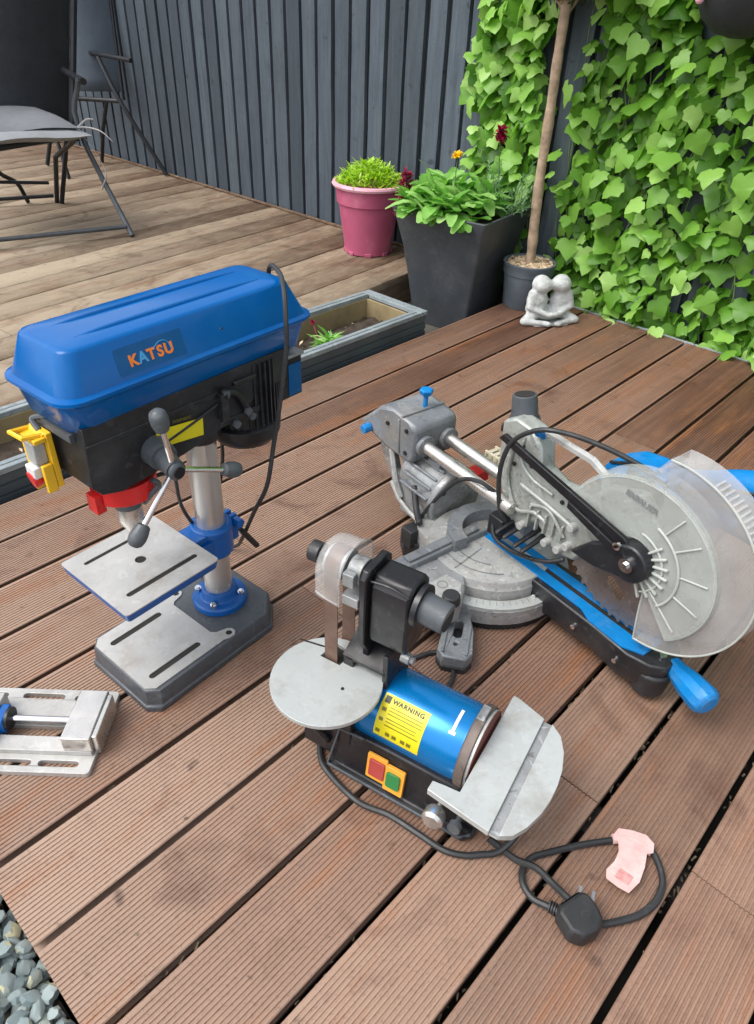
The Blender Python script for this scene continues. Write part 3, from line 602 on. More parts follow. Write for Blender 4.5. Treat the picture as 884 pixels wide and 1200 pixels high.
# power lead hung over the head, and wiring
m = MB(); m.tube([(.16, .05, .36), (.19, .06, .44), (.198, .050, .52), (.178, .022, .578), (.152, -.025, .588), (.122, -.066, .580), (.106, -.084, .545), (.100, -.088, .50), (.084, -.086, .42), (.070, -.084, .36), (.055, -.080, .292), (.075, -.02, .20), (.115, .07, .07), (.135, .12, .012), (.09, .16, .005), (.0, .18, .005), (-.08, .20, .005)], .0036, 8, res=8); m.build('power_lead', M['rubber'], dp)
m = MB(); m.tube([(-.12, -.02, .36), (-.07, -.01, .345), (-.04, .02, .31), (-.037, .02, .258), (-.022, .02, .213), (.0, .04, .19)], .003, 8); m.tube([(.055, .02, .345), (.060, .03, .29), (.05, .04, .22), (.02, .05, .12), (.01, .08, .01)], .003, 8); m.build('wiring', M['rubber'], dp)

# ================================================================== DRILL VICE
vs = empty('drill_vice', (.268, .774, 0), R(132.7), 'low silver machine vice lying on the deck at the left beside the drill press base', 'vice')
bp_ = rect(-.004, .30, 0, .146, .006, 3)
m = MB(); m.prism(bp_, 0, .009, [slot(.082, .014, .137, .014, .010), slot(.020, .131, .068, .131, .010), slot(.088, .131, .135, .131, .010), slot(.17, .014, .22, .014, .010), slot(.17, .131, .22, .131, .010), rect(.04, .145, .068, .090, .001, 1), circ(.055, .016, .006, 12)]); m.build('base', M['machined'], vs, .001)
m = MB(); m.box(.0, .29, .027, .066, .009, .018); m.box(.0, .29, .092, .117, .009, .018); m.build('guide_rail', M['machined'], vs, .001)
m = MB(); m.box(-.002, .040, .028, .116, .018, .046); m.box(-.010, -.002, .034, .110, .006, .044); m.build('fixed_jaw', M['steel'], vs, .0015)
m = MB(); m.box(.150, .182, .036, .112, .018, .044); m.build('moving_jaw', M['machined'], vs, .002)
m = MB(); m.box(.136, .1495, .054, .088, .012, .040); m.build('screw_carrier', M['blueiron'], vs, .002)
m = MB(); m.box(.29, .31, .03, .116, .0, .04); m.build('screw_block', M['machined'], vs, .002)
m = MB(); m.cyl((.04, .070, .027), (.132, .070, .027), .0052, n=14); m.cyl((.17, .070, .027), (.36, .070, .027), .0052, n=14); m.build('screw', M['chrome'], vs)
m = MB(); m.cyl((.132, .070, .027), (.136, .070, .027), .017, n=18); m.build('jaw_washer', M['black'], vs)
m = MB(); m.cyl((.345, .07, .027), (.365, .07, .027), .009, n=14); m.build('handle_boss', M['black'], vs)
m = MB(); m.cyl((.355, .02, .027), (.355, .12, .027), .003, n=8); m.build('handle', M['chrome'], vs)

# ================================================================== BELT AND DISC SANDER
sa = empty('belt_disc_sander', (.413, .444, 0), R(-77.5), 'blue bench sander with round belt table and disc table, yellow warning label', 'bench sander')
m = MB(); o_ = [(-.002, 0), (.215, 0), (.225, .012), (.225, .125), (-.002, .125)]
m.loft([[(x, y, .004) for x, y in o_], [(x, y, .016) for x, y in o_], [(x, y, .018) for x, y in [(.004, .006), (.205, .006), (.205, .012), (.205, .119), (.004, .119)]], [(x, y, .088) for x, y in [(.010, .016), (.195, .016), (.195, .022), (.195, .112), (.010, .112)]]])
sb = m.build('base', M['blackgloss'], sa, .003)
m = MB(); m.tube([(.0, .003, .018), (.0, -.001, .014), (.21, -.001, .014), (.221, .01, .014)], .0022, 6, res=1); m.tube([(.0, .0, .016), (.012, .012, .088), (.05, .014, .09)], .0018, 6, res=1); m.build('base_rim', M['greyplastic'], sb)
for x, y in ((.015, .015), (.2, .015), (.015, .11), (.2, .11)):
    m = MB(); m.cyl((x, y, 0), (x, y, .005), .011, n=14); m.build('rubber_foot', M['rubber'], sb)
Ts = basis((.088, .0095, .050), (1, 0, 0), (0, .14, 1), (0, -1, .14))
m = MB(); m.prism(rect(-.027, .004, -.021, .025, .002, 2), 0, .004, T=Ts); m.prism(rect(.002, .032, -.026, .020, .002, 2), 0, .0055, T=Ts); swp = m.build('switch_plate', M['orange'], sa, .001)
m = MB(); m.prism(rect(-.022, .002, -.012, .018, .002, 2), .004, .0075, T=Ts); m.build('stop_button', M['dullred'], swp, .001)
m = MB(); m.prism(rect(.006, .027, -.015, .012, .004, 3), .0055, .0085, T=Ts); m.build('start_button', M['green'], swp, .001)
# motor
AY, AZ, AR = .077, .103, .0555
m = MB(); m.lathe([(.046, .020), (.053, .022), (AR, .028), (AR, .170), (AR-.001, .178), (AR-.001, .182)], c=(0, AY, AZ), axis=(1, 0, 0), n=56); mo = m.build('motor', M['bluecyl'], sa)
m = MB(); m.box(.03, .175, .04, .11, .04, .092); m.build('motor_cradle', M['black'], sa)
def cylpatch(x0, x1, a0, a1, r, mat, name, par, n=18, skew=0):
    # angle measured from -y towards +z
    vs_, fs_ = [], []
    for i in range(n+1):
        a = R(a0+(a1-a0)*i/n)
        for x in (x0+skew*i/n, x1+skew*i/n): vs_.append((x, AY-r*math.cos(a), AZ+r*math.sin(a)))
    for i in range(n): fs_.append((2*i, 2*i+1, 2*i+3, 2*i+2))
    mm = MB(); mm.add(vs_, fs_); return mm.build(name, mat, par, smooth=True)
lab = cylpatch(.060, .128, 2, 66, AR+.0006, M['ylabel'], 'warning_label', mo)
# printed lines wrapped on the label
def bar(x0, x1, a, h, mat='ink'): return cylpatch(x0, x1, a-h/2, a+h/2, AR+.0010, M[mat], 'printed_line', lab, 2)
for a in (49.5, 45, 40.5): bar(.074, .124, a, 1.1, 'inkolive')
for a in (34, 29.5): bar(.074, .119, a, 1.1, 'inkolive')
bar(.074, .124, 24, 1.4, 'inkolive'); bar(.064, .070, 44, 5, 'inkolive'); bar(.064, .070, 30, 5, 'inkolive')
for x in (.063, .078, .088, .101, .110): bar(x, x+.0065, 11, 6, 'inkolive')
for i, ch in enumerate('WARNING'):
    a = R(58); rad = AR+.0012; x = .0742+(.0045, .0122, .0188, .0258, .0312, .0366, .0442)[i]
    text('label_letter', ch, .0090, M['ink'], lab, basis((x, AY-rad*math.cos(a), AZ+rad*math.sin(a)), (1, 0, 0), (0, math.sin(a), math.cos(a)), (0, -math.cos(a), math.sin(a))), .0001, bold=.00025)
cylpatch(.063, .071, 53, 63, AR+.001, M['ink'], 'warning_symbol', lab)
arr = MB(); Ta = basis((.172, AY-AR*math.cos(R(72))-.0002, AZ+(AR+.001)*math.sin(R(72))), (0, math.sin(R(72)), math.cos(R(72))), (1, 0, 0), (0, math.cos(R(72)), -math.sin(R(72))))
cylpatch(.160, .1645, 58, 92, AR+.0008, M['whitelabel'], 'direction_arrow', mo)
cylpatch(.1575, .167, 54, 58.5, AR+.0008, M['whitelabel'], 'direction_arrow', mo)
# disc and shroud
m = MB()
m.lathe([(.0545, .180), (.0585, .182), (.0600, .185), (.0600, .194), (.0580, .195), (.0580, .186), (.0535, .185)], c=(0, AY, AZ), axis=(1, 0, 0), n=56, cap=False); m.build('disc_shroud', M['brownmetal'], sa)
m = MB(); m.lathe([(.001, .190), (.0565, .190), (.0565, .1985), (.001, .1985)], c=(0, AY, AZ), axis=(1, 0, 0), n=56); ds = m.build('disc', M['aluplate'], sa)
m = MB(); m.lathe([(.001, .1987), (.0563, .1987), (.0563, .1996), (.001, .1996)], c=(0, AY, AZ), axis=(1, 0, 0), n=56); m.build('sanding_sheet', M['discred'], ds)
m = MB(); m.box(.182, .193, AY-.004, AY+.022, AZ+.054, AZ+.062); m.build('shroud_lug', M['castgrey'], sa, .001)
# disc table
z0, z1 = .120, .130
pa = [(.168, -.030), (.254, -.040), (.254, .148), (.216, .161), (.2045, .163), (.2035, .158), (.2035, .150), (.2035, -.012), (.182, -.014), (.168, -.016)]
arcR = [(.266, -.0385), (.280, -.030), (.291, -.010), (.299, .015), (.3025, .038), (.303, .062), (.301, .085), (.294, .112), (.282, .134), (.266, .146)]
m = MB(); m.prism(pa, z0, z1); m.prism(arcR, z0, z1); m.box(.254, .266, -.0385, .147, z0, z0+.005); dt = m.build('disc_table', M['aluplate'], sa, .0007)
m = MB(); m.box(.2542, .2658, -.0385, .1465, z0+.005, z0+.0056); m.build('mitre_groove', M['castgrey'], dt)
m = MB(); m.box(.209, .245, .012, .018, .03, .119); m.box(.209, .245, .105, .111, .03, .119); m.prism(circ(0, 0, .03, 12, 180, 360), -.0, .006, T=Matrix.Translation((.229, .02, .119)) @ Matrix.Rotation(R(90), 4, 'X')); m.box(.195, .24, .012, .111, .03, .036); m.build('table_trunnion', M['blackgloss'], sa, .001)
m = MB(); m.lathe([(.004, .0), (.004, .012), (.013, .012), (.015, .016), (.015, .028), (.011, .032)], c=(.176, .004, .056), axis=(.05, -1, .1), n=16); m.build('tilt_knob', M['steel'], sa)
m = MB(); m.lathe([(.004, .0), (.004, .010), (.009, .012), (.009, .020)], c=(.205, .004, .050), axis=(0, -1, .1), n=14); m.build('lock_screw', M['greyplastic'], sa)
# belt table
bz0, bz1 = .1595, .166
cxb, cyb, rb = -.015, .020, .0765
disc = circ(cxb, cyb, rb, 56)
m = MB(); m.prism(disc, bz0, bz1, [[(-.046, .050), (-.014, .050), (-.010, .078), (-.040, .082)]]); m.prism(circ(cxb-.012, cyb-.008, rb-.018, 40), bz0-.008, bz0-.0002); bt = m.build('belt_table', M['aluplate'], sa, .0006)
m = MB(); m.add([(-.088, .058, bz1+.0004), (-.046, .066, bz1+.0004), (-.046, .069, bz1+.0004), (-.0875, .061, bz1+.0004)], [(0, 1, 2, 3)]); m.build('table_slit', M['dark'], bt)
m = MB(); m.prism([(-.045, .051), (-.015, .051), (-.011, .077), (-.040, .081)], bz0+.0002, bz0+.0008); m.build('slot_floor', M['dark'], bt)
m = MB(); m.cyl((.012, .018, bz1), (.012, .018, bz1+.0005), .0025, n=10)
m.build('table_screw', M['dark'], bt)
m = MB(); m.box(-.05, .03, .012, .05, .02, .15); m.tube([(-.035, .02, .15), (-.03, .0, .10), (-.005, .01, .05)], .006, 8); m.box(-.035, .0, .06, .12, .0, .06); m.build('table_support', M['blackgloss'], sa, .002)
# the belt: a loop around top and bottom pulleys
bx0, bx1 = -.042, -.0215
path = [(.056, .05), (.056, .325)]+[(.078-.022*math.cos(R(a)), .325+.022*math.sin(R(a))) for a in range(15, 181, 15)]+[(.100, .05)]+[(.078+.022*math.cos(R(a)), .05-.022*math.sin(R(a))) for a in range(15, 166, 15)]
m = MB(); rings = []
for i, (y, z) in enumerate(path):
    a = Vector(path[i-1]); b2 = Vector(path[(i+1) % len(path)]); t = (b2-a).normalized(); nn = Vector((t.y, -t.x))*.0007
    rings.append([(bx0, y-nn.x, z-nn.y), (bx1, y-nn.x, z-nn.y), (bx1, y+nn.x, z+nn.y), (bx0, y+nn.x, z+nn.y)])
m.loft(rings, closed=True); m.build('sanding_belt', M['belt'], sa)
for z in (.325, .05):
    m = MB(); m.cyl((bx0-.004, .078, z), (bx1+.004, .078, z), .0212, n=28); m.build('pulley', M['castgrey'], sa)
# housing arm
m = MB(); m.prism([(.066, .03), (.110, .03), (.118, .05), (.118, .335), (.108, .345), (.060, .345), (.052, .335), (.052, .225), (.066, .20)], .012, .022, T=basis((0, 0, 0), (0, 1, 0), (0, 0, 1), (1, 0, 0))); ar_ = m.build('belt_arm', M['blackgloss'], sa, .002)
m = MB(); m.prism([(.064, .225), (.112, .225), (.118, .240), (.118, .322), (.108, .335), (.072, .335), (.062, .322), (.060, .240)], .0225, .078, T=basis((0, 0, 0), (0, 1, 0), (0, 0, 1), (1, 0, 0))); m.build('arm_housing', M['blackgloss'], sa, .004)
m = MB(); m.tube([(.023, .062, .330), (.05, .063, .332), (.076, .064, .326)], .0016, 6); m.build('housing_seam', M['black'], sa); m = MB(); m.cyl((.080, .088, .30), (.087, .088, .30), .029, n=30); m.build('port_collar', M['black'], sa)
m = MB(); m.cyl((.078, .088, .300), (.120, .088, .295), .0210, .0200, n=32); dp_ = m.build('dust_port', M['greyplastic'], sa, .0015)
m = MB(); m.cyl((.1203, .088, .295), (.1208, .088, .295), .0160, n=24); m.build('port_opening', M['dark'], dp_)
m = MB(); m.cyl((-.045, .078, .325), (-.060, .078, .325), .006, n=12); m.cyl((-.060, .078, .325), (-.076, .078, .325), .0145, n=20); m.build('tracking_knob', M['rubber'], sa, .001)
m = MB(); m.cyl((-.012, .078, .325), (.008, .078, .325), .019, n=24); m.box(-.012, .012, .050, .10, .285, .300); m.box(-.010, .006, .048, .058, .318, .338); m.build('pulley_bracket', M['castgrey'], sa, .001)
# clear hood over the top pulley
m = MB(); x0, x1 = -.050, -.008
def hood(x, rr_):
    return [(x, .078-rr_, .292)]+[(x, .078-rr_*math.cos(R(a)), .322+rr_*math.sin(R(a))) for a in range(0, 181, 12)]+[(x, .078+rr_, .292)]
m.v = []; ro_ = [hood(x0, .024), hood(x0+.001, .033), hood(x0+.006, .038), hood(x0+.014, .040), hood(x1, .040)]
n_ = len(ro_[0]); 
for r_ in ro_: m.v += r_
for k in range(len(ro_)-1):
    for i in range(n_-1): m.f.append((k*n_+i, k*n_+i+1, (k+1)*n_+i+1, (k+1)*n_+i))
m.f.append(tuple(range(n_))[::-1])
hd_ = m.build('clear_hood', M['clear'], sa, ang=60)
m = MB(); m.tube([(x0+.002, .044, .292), (x1, .037, .292), (x1, .037, .322)]+[(x1, .078-.042*math.cos(R(a)), .322+.042*math.sin(R(a))) for a in range(20, 180, 20)]+[(x1, .119, .30)], .0016, 6, res=2); m.build('hood_rim', M['clearhouse'], hd_)
# L bracket below the arm
m = MB(); m.add([(-.012, .055, .185), (.052, .055, .185), (.052, .115, .215), (-.012, .115, .215)], [(0, 1, 2, 3)])
m.box(.05, .058, .056, .12, .125, .216); m.box(-.008, .056, .056, .125, .178, .186); m.box(-.012, .004, .056, .125, .165, .186)
m.build('arm_bracket', M['blackgloss'], sa, .001)
m = MB(); m.cyl((.066, .080, .205), (.078, .080, .205), .008, n=10); m.cyl((.078, .080, .205), (.084, .080, .205), .005, n=8); m.build('pivot_bolt', M['castgrey'], sa)
# cord and plug
cz = .0048
cp = [(.02, .13, .03), (-.02, .10, .012), (-.04, .05, cz), (-.022, .012, cz), (.005, -.008, cz), (.066, -.024, cz), (.113, -.018, cz), (.159, -.020, cz), (.199, -.022, cz), (.225, -.014, cz), (.241, -.003, cz), (.262, .014, cz+.002), (.275, .040, cz+.02), (.262, .05, .03), (.235, .03, .02)]
m = MB(); m.tube(cp, .0046, 8, res=7); m.build('power_cord', M['rubber'], sa)
c2 = [(.235, .03, .02), (.252, .022, .011), (.278, .018, .0135), (.300, .014, .014), (.330, .008, .0135), (.354, .004, .012)]
lp = [(.235, .03, .012), (.27, .018, cz), (.305, .006, cz), (.330, .010, cz), (.355, .006, cz)]
m = MB(); m.tube([(.245, .02, .012), (.262, .020, .0065), (.285, .017, cz), (.312, .016, .0135), (.335, .010, .012), (.356, .000, .018), (.368, -.006, .021)], .0046, 8, res=7)
m.tube([(.358, -.020, .014), (.340, -.020, .010), (.322, -.018, cz), (.306, -.008, cz), (.298, .010, cz), (.302, .030, cz), (.318, .048, cz), (.350, .080, cz), (.385, .110, cz), (.405, .125, cz), (.425, .130, cz), (.440, .122, cz), (.453, .104, cz), (.459, .085, cz), (.456, .060, cz), (.444, .036, cz), (.425, .015, cz), (.402, -.005, cz+.001), (.385, -.014, .011)], .0046, 8, res=7)
m.build('plug_lead', M['rubber'], sa)
pg = MB(); Tp = Matrix.Translation((.378, -.014, 0)) @ Matrix.Rotation(R(-32), 4, 'Z')
o1 = [(-.020, -.018), (-.010, -.026), (.014, -.027), (.026, -.016), (.028, .004), (.022, .020), (.006, .025), (-.014, .024), (-.022, .014)]
pg.loft([[(x, y, .002) for x, y in inset(o1, .004)], [(x, y, .007) for x, y in o1], [(x, y, .020) for x, y in o1], [(x, y, .0285) for x, y in inset(o1, .0025)], [(x, y, .031) for x, y in inset(o1, .006)]], T=Tp); pgo = pg.build('plug', M['rubber'], sa, .003)
m = MB()
for k in range(6): m.cyl((.344+k*.0032, -.0195, .0125), (.3455+k*.0032, -.0195, .0128), .0078, n=12)
m.build('strain_relief', M['rubber'], pgo)
m = MB()
for a, b2 in ((-.006, .0), (.008, -.008), (.008, .008)): m.box(b2-.002, b2+.002, .0, .015, a+.010, a+.014, T=Matrix.Translation((.379, .004, .004)) @ Matrix.Rotation(R(8), 4, 'Z'))
m.build('plug_pin', M['midgrey'], pgo)
m = MB(); m.tube([(.007, .25, cz), (.03, .280, cz), (.058, .282, cz), (.075, .262, cz), (.083, .235, cz), (.078, .19, cz), (.06, .14, .01)], .0040, 8); m.tube([(.007, .25, cz), (-.01, .2, cz), (.02, .14, .02)], .004, 8); m.build('rear_cable', M['rubber'], sa)
# card tag folded round the lead
Tg = Matrix.Identity(4)
tgp = [(.385, .113), (.389, .128), (.405, .135), (.424, .139), (.436, .132), (.438, .118), (.431, .112), (.433, .092), (.432, .070), (.424, .050), (.410, .050), (.394, .053), (.391, .064), (.397, .080), (.398, .096), (.394, .108)]
m = MB()
m.prism(tgp, .0102, .0110); m.v = [(x, y, z+.006*math.sin((y-.05)*30)*.4) for x, y, z in m.v]
tg = m.build('card_tag', M['tagpink'], sa)
m = MB(); m.tube([(.386, .112, .007), (.408, .124, .007), (.436, .122, .007)], .0064, 8); m.build('tag_fold', M['tagpink'], tg)
m = MB(); m.add([(.402, .060, .0128), (.420, .058, .0128), (.424, .072, .0130), (.406, .075, .0130)], [(0, 1, 2, 3)]); m.build('tag_smudge', M['dullpink'], tg)

# ================================================================== SLIDING MITRE SAW
sw_ = empty('mitre_saw', (.942, .52, 0), R(-100), 'grey and blue sliding mitre saw with clear blade guard resting on the deck', 'mitre saw')
S = sw_
CX, CY = -.012, -.022
# base and turntable
m = MB()
body = circ(CX, CY, .152, 40, -125, 60)+[(-.03, .19), (-.10, .20), (-.115, .05), (-.115, -.10), (-.06, -.215), (-.01, -.225)]
m.prism(body, .018, .048)
bs = m.build('base', M['castgrey'], S, .003)
m = MB(); m.prism(inset(body, .006), .0, .018); m.build('base_skirt', M['black'], bs)
m = MB()
ra, rbq = circ(CX, CY, .150, 36, -122, 30), circ(CX, CY, .128, 36, -122, 30)
m.prism(ra+rbq[::-1], .0485, .054); sc_ = m.build('mitre_scale', M['aluplate'], bs, .001)
m = MB()
for a in range(-118, 28, 5):
    T = Matrix.Translation((CX, CY, 0)) @ Matrix.Rotation(R(a), 4, 'Z'); m.box(.131, .131+(.010 if a % 10 else .014), -.0005, .0005, .0541, .0544, T=T)
m.build('scale_marks', M['inkgrey'], sc_)
m = MB(); m.lathe([(.122, .03), (.122, .070), (.119, .074), (.1185, .084), (.117, .086)], c=(CX, CY, 0), n=64); tt = m.build('turntable', M['lightgrey'], S, 0)
m = MB()
for r_, a0, a1 in ((.095, -110, -30), (.07, -115, -45)):
    o1_, i1_ = circ(CX, CY, r_, 20, a0, a1), circ(CX, CY, r_-.003, 20, a0, a1); m.prism(o1_+i1_[::-1], .0862, .0866)
for a in (-80,):
    m.box(.03, .11, -.0015, .0015, .0862, .0866, T=Matrix.Translation((CX, CY, 0)) @ Matrix.Rotation(R(a), 4, 'Z'))
m.build('cast_line', M['midgrey'], tt)
# kerf arm
arm = [(-.03, -.030), (.10, -.034), (.25, -.036), (.315, -.040), (.352, -.030), (.372, -.012), (.372, .030), (.352, .050), (.31, .060), (.22, .052), (.10, .042), (-.03, .034)]
m = MB(); m.loft([[(x, y, .024) for x, y in inset(arm, .014)], [(x, y, .038) for x, y in inset(arm, .004)], [(x, y, .072) for x, y in arm], [(x, y, .0835) for x, y in inset(arm, .001)]]); am = m.build('mitre_arm', M['black'], S, .003)
m = MB(); m.cyl((.345, .0, .012), (.345, .0, .060), .028, .032, n=24); m.build('arm_foot', M['rubber'], am, .004)
kz0, kz1 = .0838, .0878
m = MB(); m.prism([(-.030, -.022), (.205, -.021), (.232, -.033), (.300, -.036), (.333, -.020), (.333, -.002), (-.034, -.002)], kz0, kz1); m.build('kerf_strip', M['blueplastic'], am, .0008)
m = MB(); m.prism([(-.030, .010), (.333, .010), (.333, .026), (.305, .044), (.235, .038), (.20, .028), (-.02, .027)], kz0, kz1); m.build('kerf_strip', M['blueplastic'], am, .0008)
m = MB(); m.box(-.03, .33, -.0019, .0099, kz0, kz0+.001); m.build('kerf_slot', M['dark'], am)
m = MB(); m.cyl((.352, .004, .0845), (.352, .004, .088), .006, n=10); m.build('arm_bolt', M['chrome'], am)
m = MB()
q0, q1 = Vector((.362, .016, .070)), Vector((.448, -.008, .070))
m.lathe([(.012, 0), (.0165, .003), (.0165, .018), (.0185, .024), (.0225, .045), (.0245, .074), (.022, .084), (.015, .088)], c=q0, axis=q1-q0, n=10); m.build('arm_handle', M['blueplastic'], S, .002, ang=25)
# left wing, fence and its label
m = MB(); m.prism([(-.052, -.205), (-.015, -.235), (.035, -.265), (.080, -.225), (.082, -.185), (.052, -.145), (.012, -.115), (-.020, -.105)], .046, .0855); wg = m.build('left_wing', M['castgrey'], S, .003)
m = MB(); m.prism([(.012, -.20), (.045, -.225), (.075, -.205), (.076, -.180), (.045, -.148), (.012, -.155)], .0858, .0866); lb_ = m.build('wing_label', M['lightgrey'], wg)
m = MB(); o1_, i1_ = circ(.028, -.178, .010, 20), circ(.028, -.178, .0075, 20); m.prism(o1_, .0867, .0870, [i1_]); m.build('label_print', M['inkgrey'], wg)
m = MB(); m.cyl((.066, -.192, .082), (.066, -.192, .100), .017, .015, n=22); m.build('clamp_knob', M['rubber'], S, .002)
m = MB(); m.box(-.062, -.032, -.225, -.012, .048, .098); m.box(-.056, -.038, -.20, -.03, .098, .104); fn = m.build('left_fence', M['midgrey'], S, .002)
m = MB(); m.box(-.062, -.034, .05, .185, .048, .115); m.box(-.05, .07, .125, .19, .046, .084); m.build('right_fence', M['castgrey'], S, .003)
m = MB(); m.box(.06, .085, .09, .125, .085, .115); m.build('fence_label', M['whitelabel'], S, .002)
# corner foot sticking out towards the sander
Te = basis((.046, -.138, 0), (.655, -.755, 0), (.755, .655, 0), (0, 0, 1))
fo_ = [(0, -.020), (.035, -.018), (.060, -.026), (.118, -.029), (.134, -.018), (.134, .020), (.118, .030), (.060, .026), (.035, .018), (0, .020)]
m = MB(); m.prism(fo_, .012, .034, [slot(.052, 0, .078, 0, .015), circ(.100, 0, .0042, 12)], T=Te); ft = m.build('corner_foot', M['midgrey'], S, .003)
m = MB(); m.prism(inset(fo_, -.0015), .0, .0125, T=Te); m.build('foot_pad', M['rubber'], ft, .002)
m = MB(); m.box(.055, .125, -.022, -.018, .034, .038, T=Te); m.box(.055, .125, .018, .022, .034, .038, T=Te); m.build('foot_rib', M['midgrey'], ft, .001)
# raised ring behind the turntable and rear plate
m = MB(); ra, rbq = circ(-.015, -.015, .088, 30, 62, 262), circ(-.015, -.015, .060, 30, 62, 262)
m.prism(ra+rbq[::-1], .086, .112); m.build('fence_ring', M['midgrey'], S, .003)
m = MB(); m.prism([(-.10, -.11), (-.135, -.10), (-.19, -.06), (-.20, .07), (-.15, .11), (-.08, .12), (-.075, -.09)], .02, .076); m.build('rear_plate', M['lightgrey'], S, .004)
m = MB(); m.prism([(-.15, -.12), (-.185, -.10), (-.19, -.055), (-.145, -.06), (-.12, -.105)], .0, .04); m.box(-.16, -.13, -.12, -.09, .03, .07); m.tube([(-.13, -.10, .085), (-.165, -.08, .09), (-.20, -.06, .12)], .007, 8); m.build('lock_lever', M['rubber'], S, .002)
# bevel pivot casting
m = MB(); m.cyl((-.262, -.005, .115), (-.150, -.005, .105), .045, .062, n=28); m.cyl((-.150, -.005, .105), (-.132, -.005, .104), .066, n=32); m.box(-.26, -.16, -.045, .035, .02, .09)
pv = m.build('bevel_pivot', M['castgrey'], S, .004)
m = MB()
for a in range(-40, 100, 20):
    m.box(-.236, -.152, -.003, .003, .048, .066, T=Matrix.Translation((0, -.005, .105)) @ Matrix.Rotation(R(a), 4, 'X'))
m.box(-.20, -.165, -.03, .01, .160, .176)
m.build('pivot_rib', M['midgrey'], pv, .002)
for a in (20, 60, 100, 140):
    m = MB(); m.cyl((-.133, -.005+.052*math.cos(R(a)), .104+.052*math.sin(R(a))), (-.128, -.005+.052*math.cos(R(a)), .104+.052*math.sin(R(a))), .006, n=10); m.build('bolt', M['black'], pv)
m = MB(); m.box(-.158, -.128, .036, .075, .125, .150); m.build('red_stop', M['red'], pv, .002)
# upright to the rail block
m = slab([(-.282, .03), (-.246, .03), (-.235, .10), (-.262, .18), (-.30, .19), (-.352, .19), (-.338, .13), (-.30, .08)], -.040, -.020, [[(-.290, .10), (-.262, .10), (-.272, .155), (-.312, .165)]]); m.add(*(lambda q: (q.v, q.f))(slab([(-.282, .03), (-.246, .03), (-.235, .10), (-.262, .18), (-.30, .19), (-.352, .19), (-.338, .13), (-.30, .08)], .012, .035, [[(-.290, .10), (-.262, .10), (-.272, .155), (-.312, .165)]])))
m.build('upright', M['castgrey'], S, .003)
m = MB(); m.tube([(-.29, -.045, .075), (-.25, -.05, .05), (-.2, -.05, .035), (-.17, -.055, .05)], .005, 6); m.tube([(-.3, -.046, .17), (-.27, -.052, .10), (-.25, -.05, .06)], .006, 6); m.build('trim_lever', M['lightgrey'], S)
# rail block
bl = slab([(-.395, .180), (-.385, .170), (-.30, .155), (-.225, .155), (-.215, .170), (-.215, .235), (-.225, .243), (-.30, .250), (-.33, .240)], -.055, .055)
rk = bl.build('rail_block', M['midgrey'], S, .008)
m = MB(); m.cyl((-.215, -.03, .197), (-.205, -.03, .197), .022, n=26); m.cyl((-.215, .03, .197), (-.205, .03, .197), .022, n=26); m.tube([(-.26, -.0555, .165), (-.265, -.0558, .24)], .003, 6); m.box(-.262, -.256, -.054, .054, .243, .2505); m.build('rail_boss', M['midgrey'], rk, .002)
m = MB(); m.cyl((-.268, .012, .245), (-.268, .012, .270), .005, n=12); m.lathe([(.006, 0), (.013, .006), (.015, .014), (.011, .017)], c=(-.268, .012, .270), n=6); m.build('lock_knob', M['blueplastic'], S, .001)
m = MB(); m.cyl((-.36, -.056, .178), (-.36, -.074, .176), .010, n=10); m.build('side_knob', M['blueplastic'], S, .001)
for y, x1_ in ((-.03, .03), (.03, .02)):
    m = MB(); m.cyl((-.225, y, .197), (x1_, y, .190), .0125, n=28); m.build('slide_rail', M['steel'], S)
# slatted cable carrier beside the rails
m = MB()
for k in range(9):
    x = -.120+k*.0135; m.box(x, x+.009, .046, .076, .186, .206); m.box(x-.002, x+.011, .046, .050, .183, .209); m.box(x-.002, x+.011, .072, .076, .183, .209)
m.build('cable_chain', M['beige'], S, .0008)
m = MB(); m.box(-.12, .06, .082, .110, .185, .205); m.build('carriage_plate', M['castgrey'], S, .002)
# head casting
hp = [(-.034, .335), (-.030, .25), (-.012, .20), (.008, .155), (.040, .150), (.075, .185), (.095, .172), (.125, .150), (.165, .160), (.19, .20), (.26, .24), (.30, .30), (.25, .345), (.19, .325), (.16, .285), (.10, .272), (.064, .285), (.055, .325), (.035, .345), (-.01, .350)]
m = slab(hp, -.018, .020); hc = m.build('head_casting', M['greige'], S, .005)
m = MB(); m.tube([(.0, -.020, .30), (.0, -.022, .24), (.03, -.022, .19), (.07, -.022, .205), (.10, -.022, .20)], .004, 6); m.tube([(.03, -.020, .24), (.09, -.022, .235), (.15, -.022, .225)], .004, 6); m.tube([(.06, -.02, .215), (.10, -.023, .228), (.14, -.022, .195)], .0035, 6)
m.tube([(.02, -.019, .33), (.02, -.021, .29), (.05, -.021, .265), (.10, -.021, .258)], .003, 6)
for k in range(5): m.box(.06+k*.018, .064+k*.018, -.025, -.017, .17+.004*k, .215)
m.build('casting_rib', M['greige'], hc, .0008)
for p in ((.135, .168), (.15, .185), (.108, .165), (.05, .165), (.152, .225)):
    m = MB(); m.cyl((p[0], -.016, p[1]), (p[0], -.030, p[1]), .008, .007, n=12); m.build('bolt', M['lightgrey'], hc, .001)
m = MB(); m.tube([(.036, -.006, .338), (.060, -.006, .349), (.148, -.006, .346), (.176, -.006, .334), (.186, -.006, .300)], .0075, 6, res=1); m.build('carry_bar', M['lightgrey'], S)
m = MB(); m.cyl((-.012, .022, .285), (-.022, .022, .335), .027, .027, n=28); m.cyl((-.022, .022, .335), (-.030, .022, .375), .0235, .021, n=28); du = m.build('dust_port', M['greyplastic'], S, .001)
m = MB(); m.cyl((-.030, .022, .3751), (-.0301, .022, .3756), .0175, n=24); m.build('port_opening', M['dark'], du)
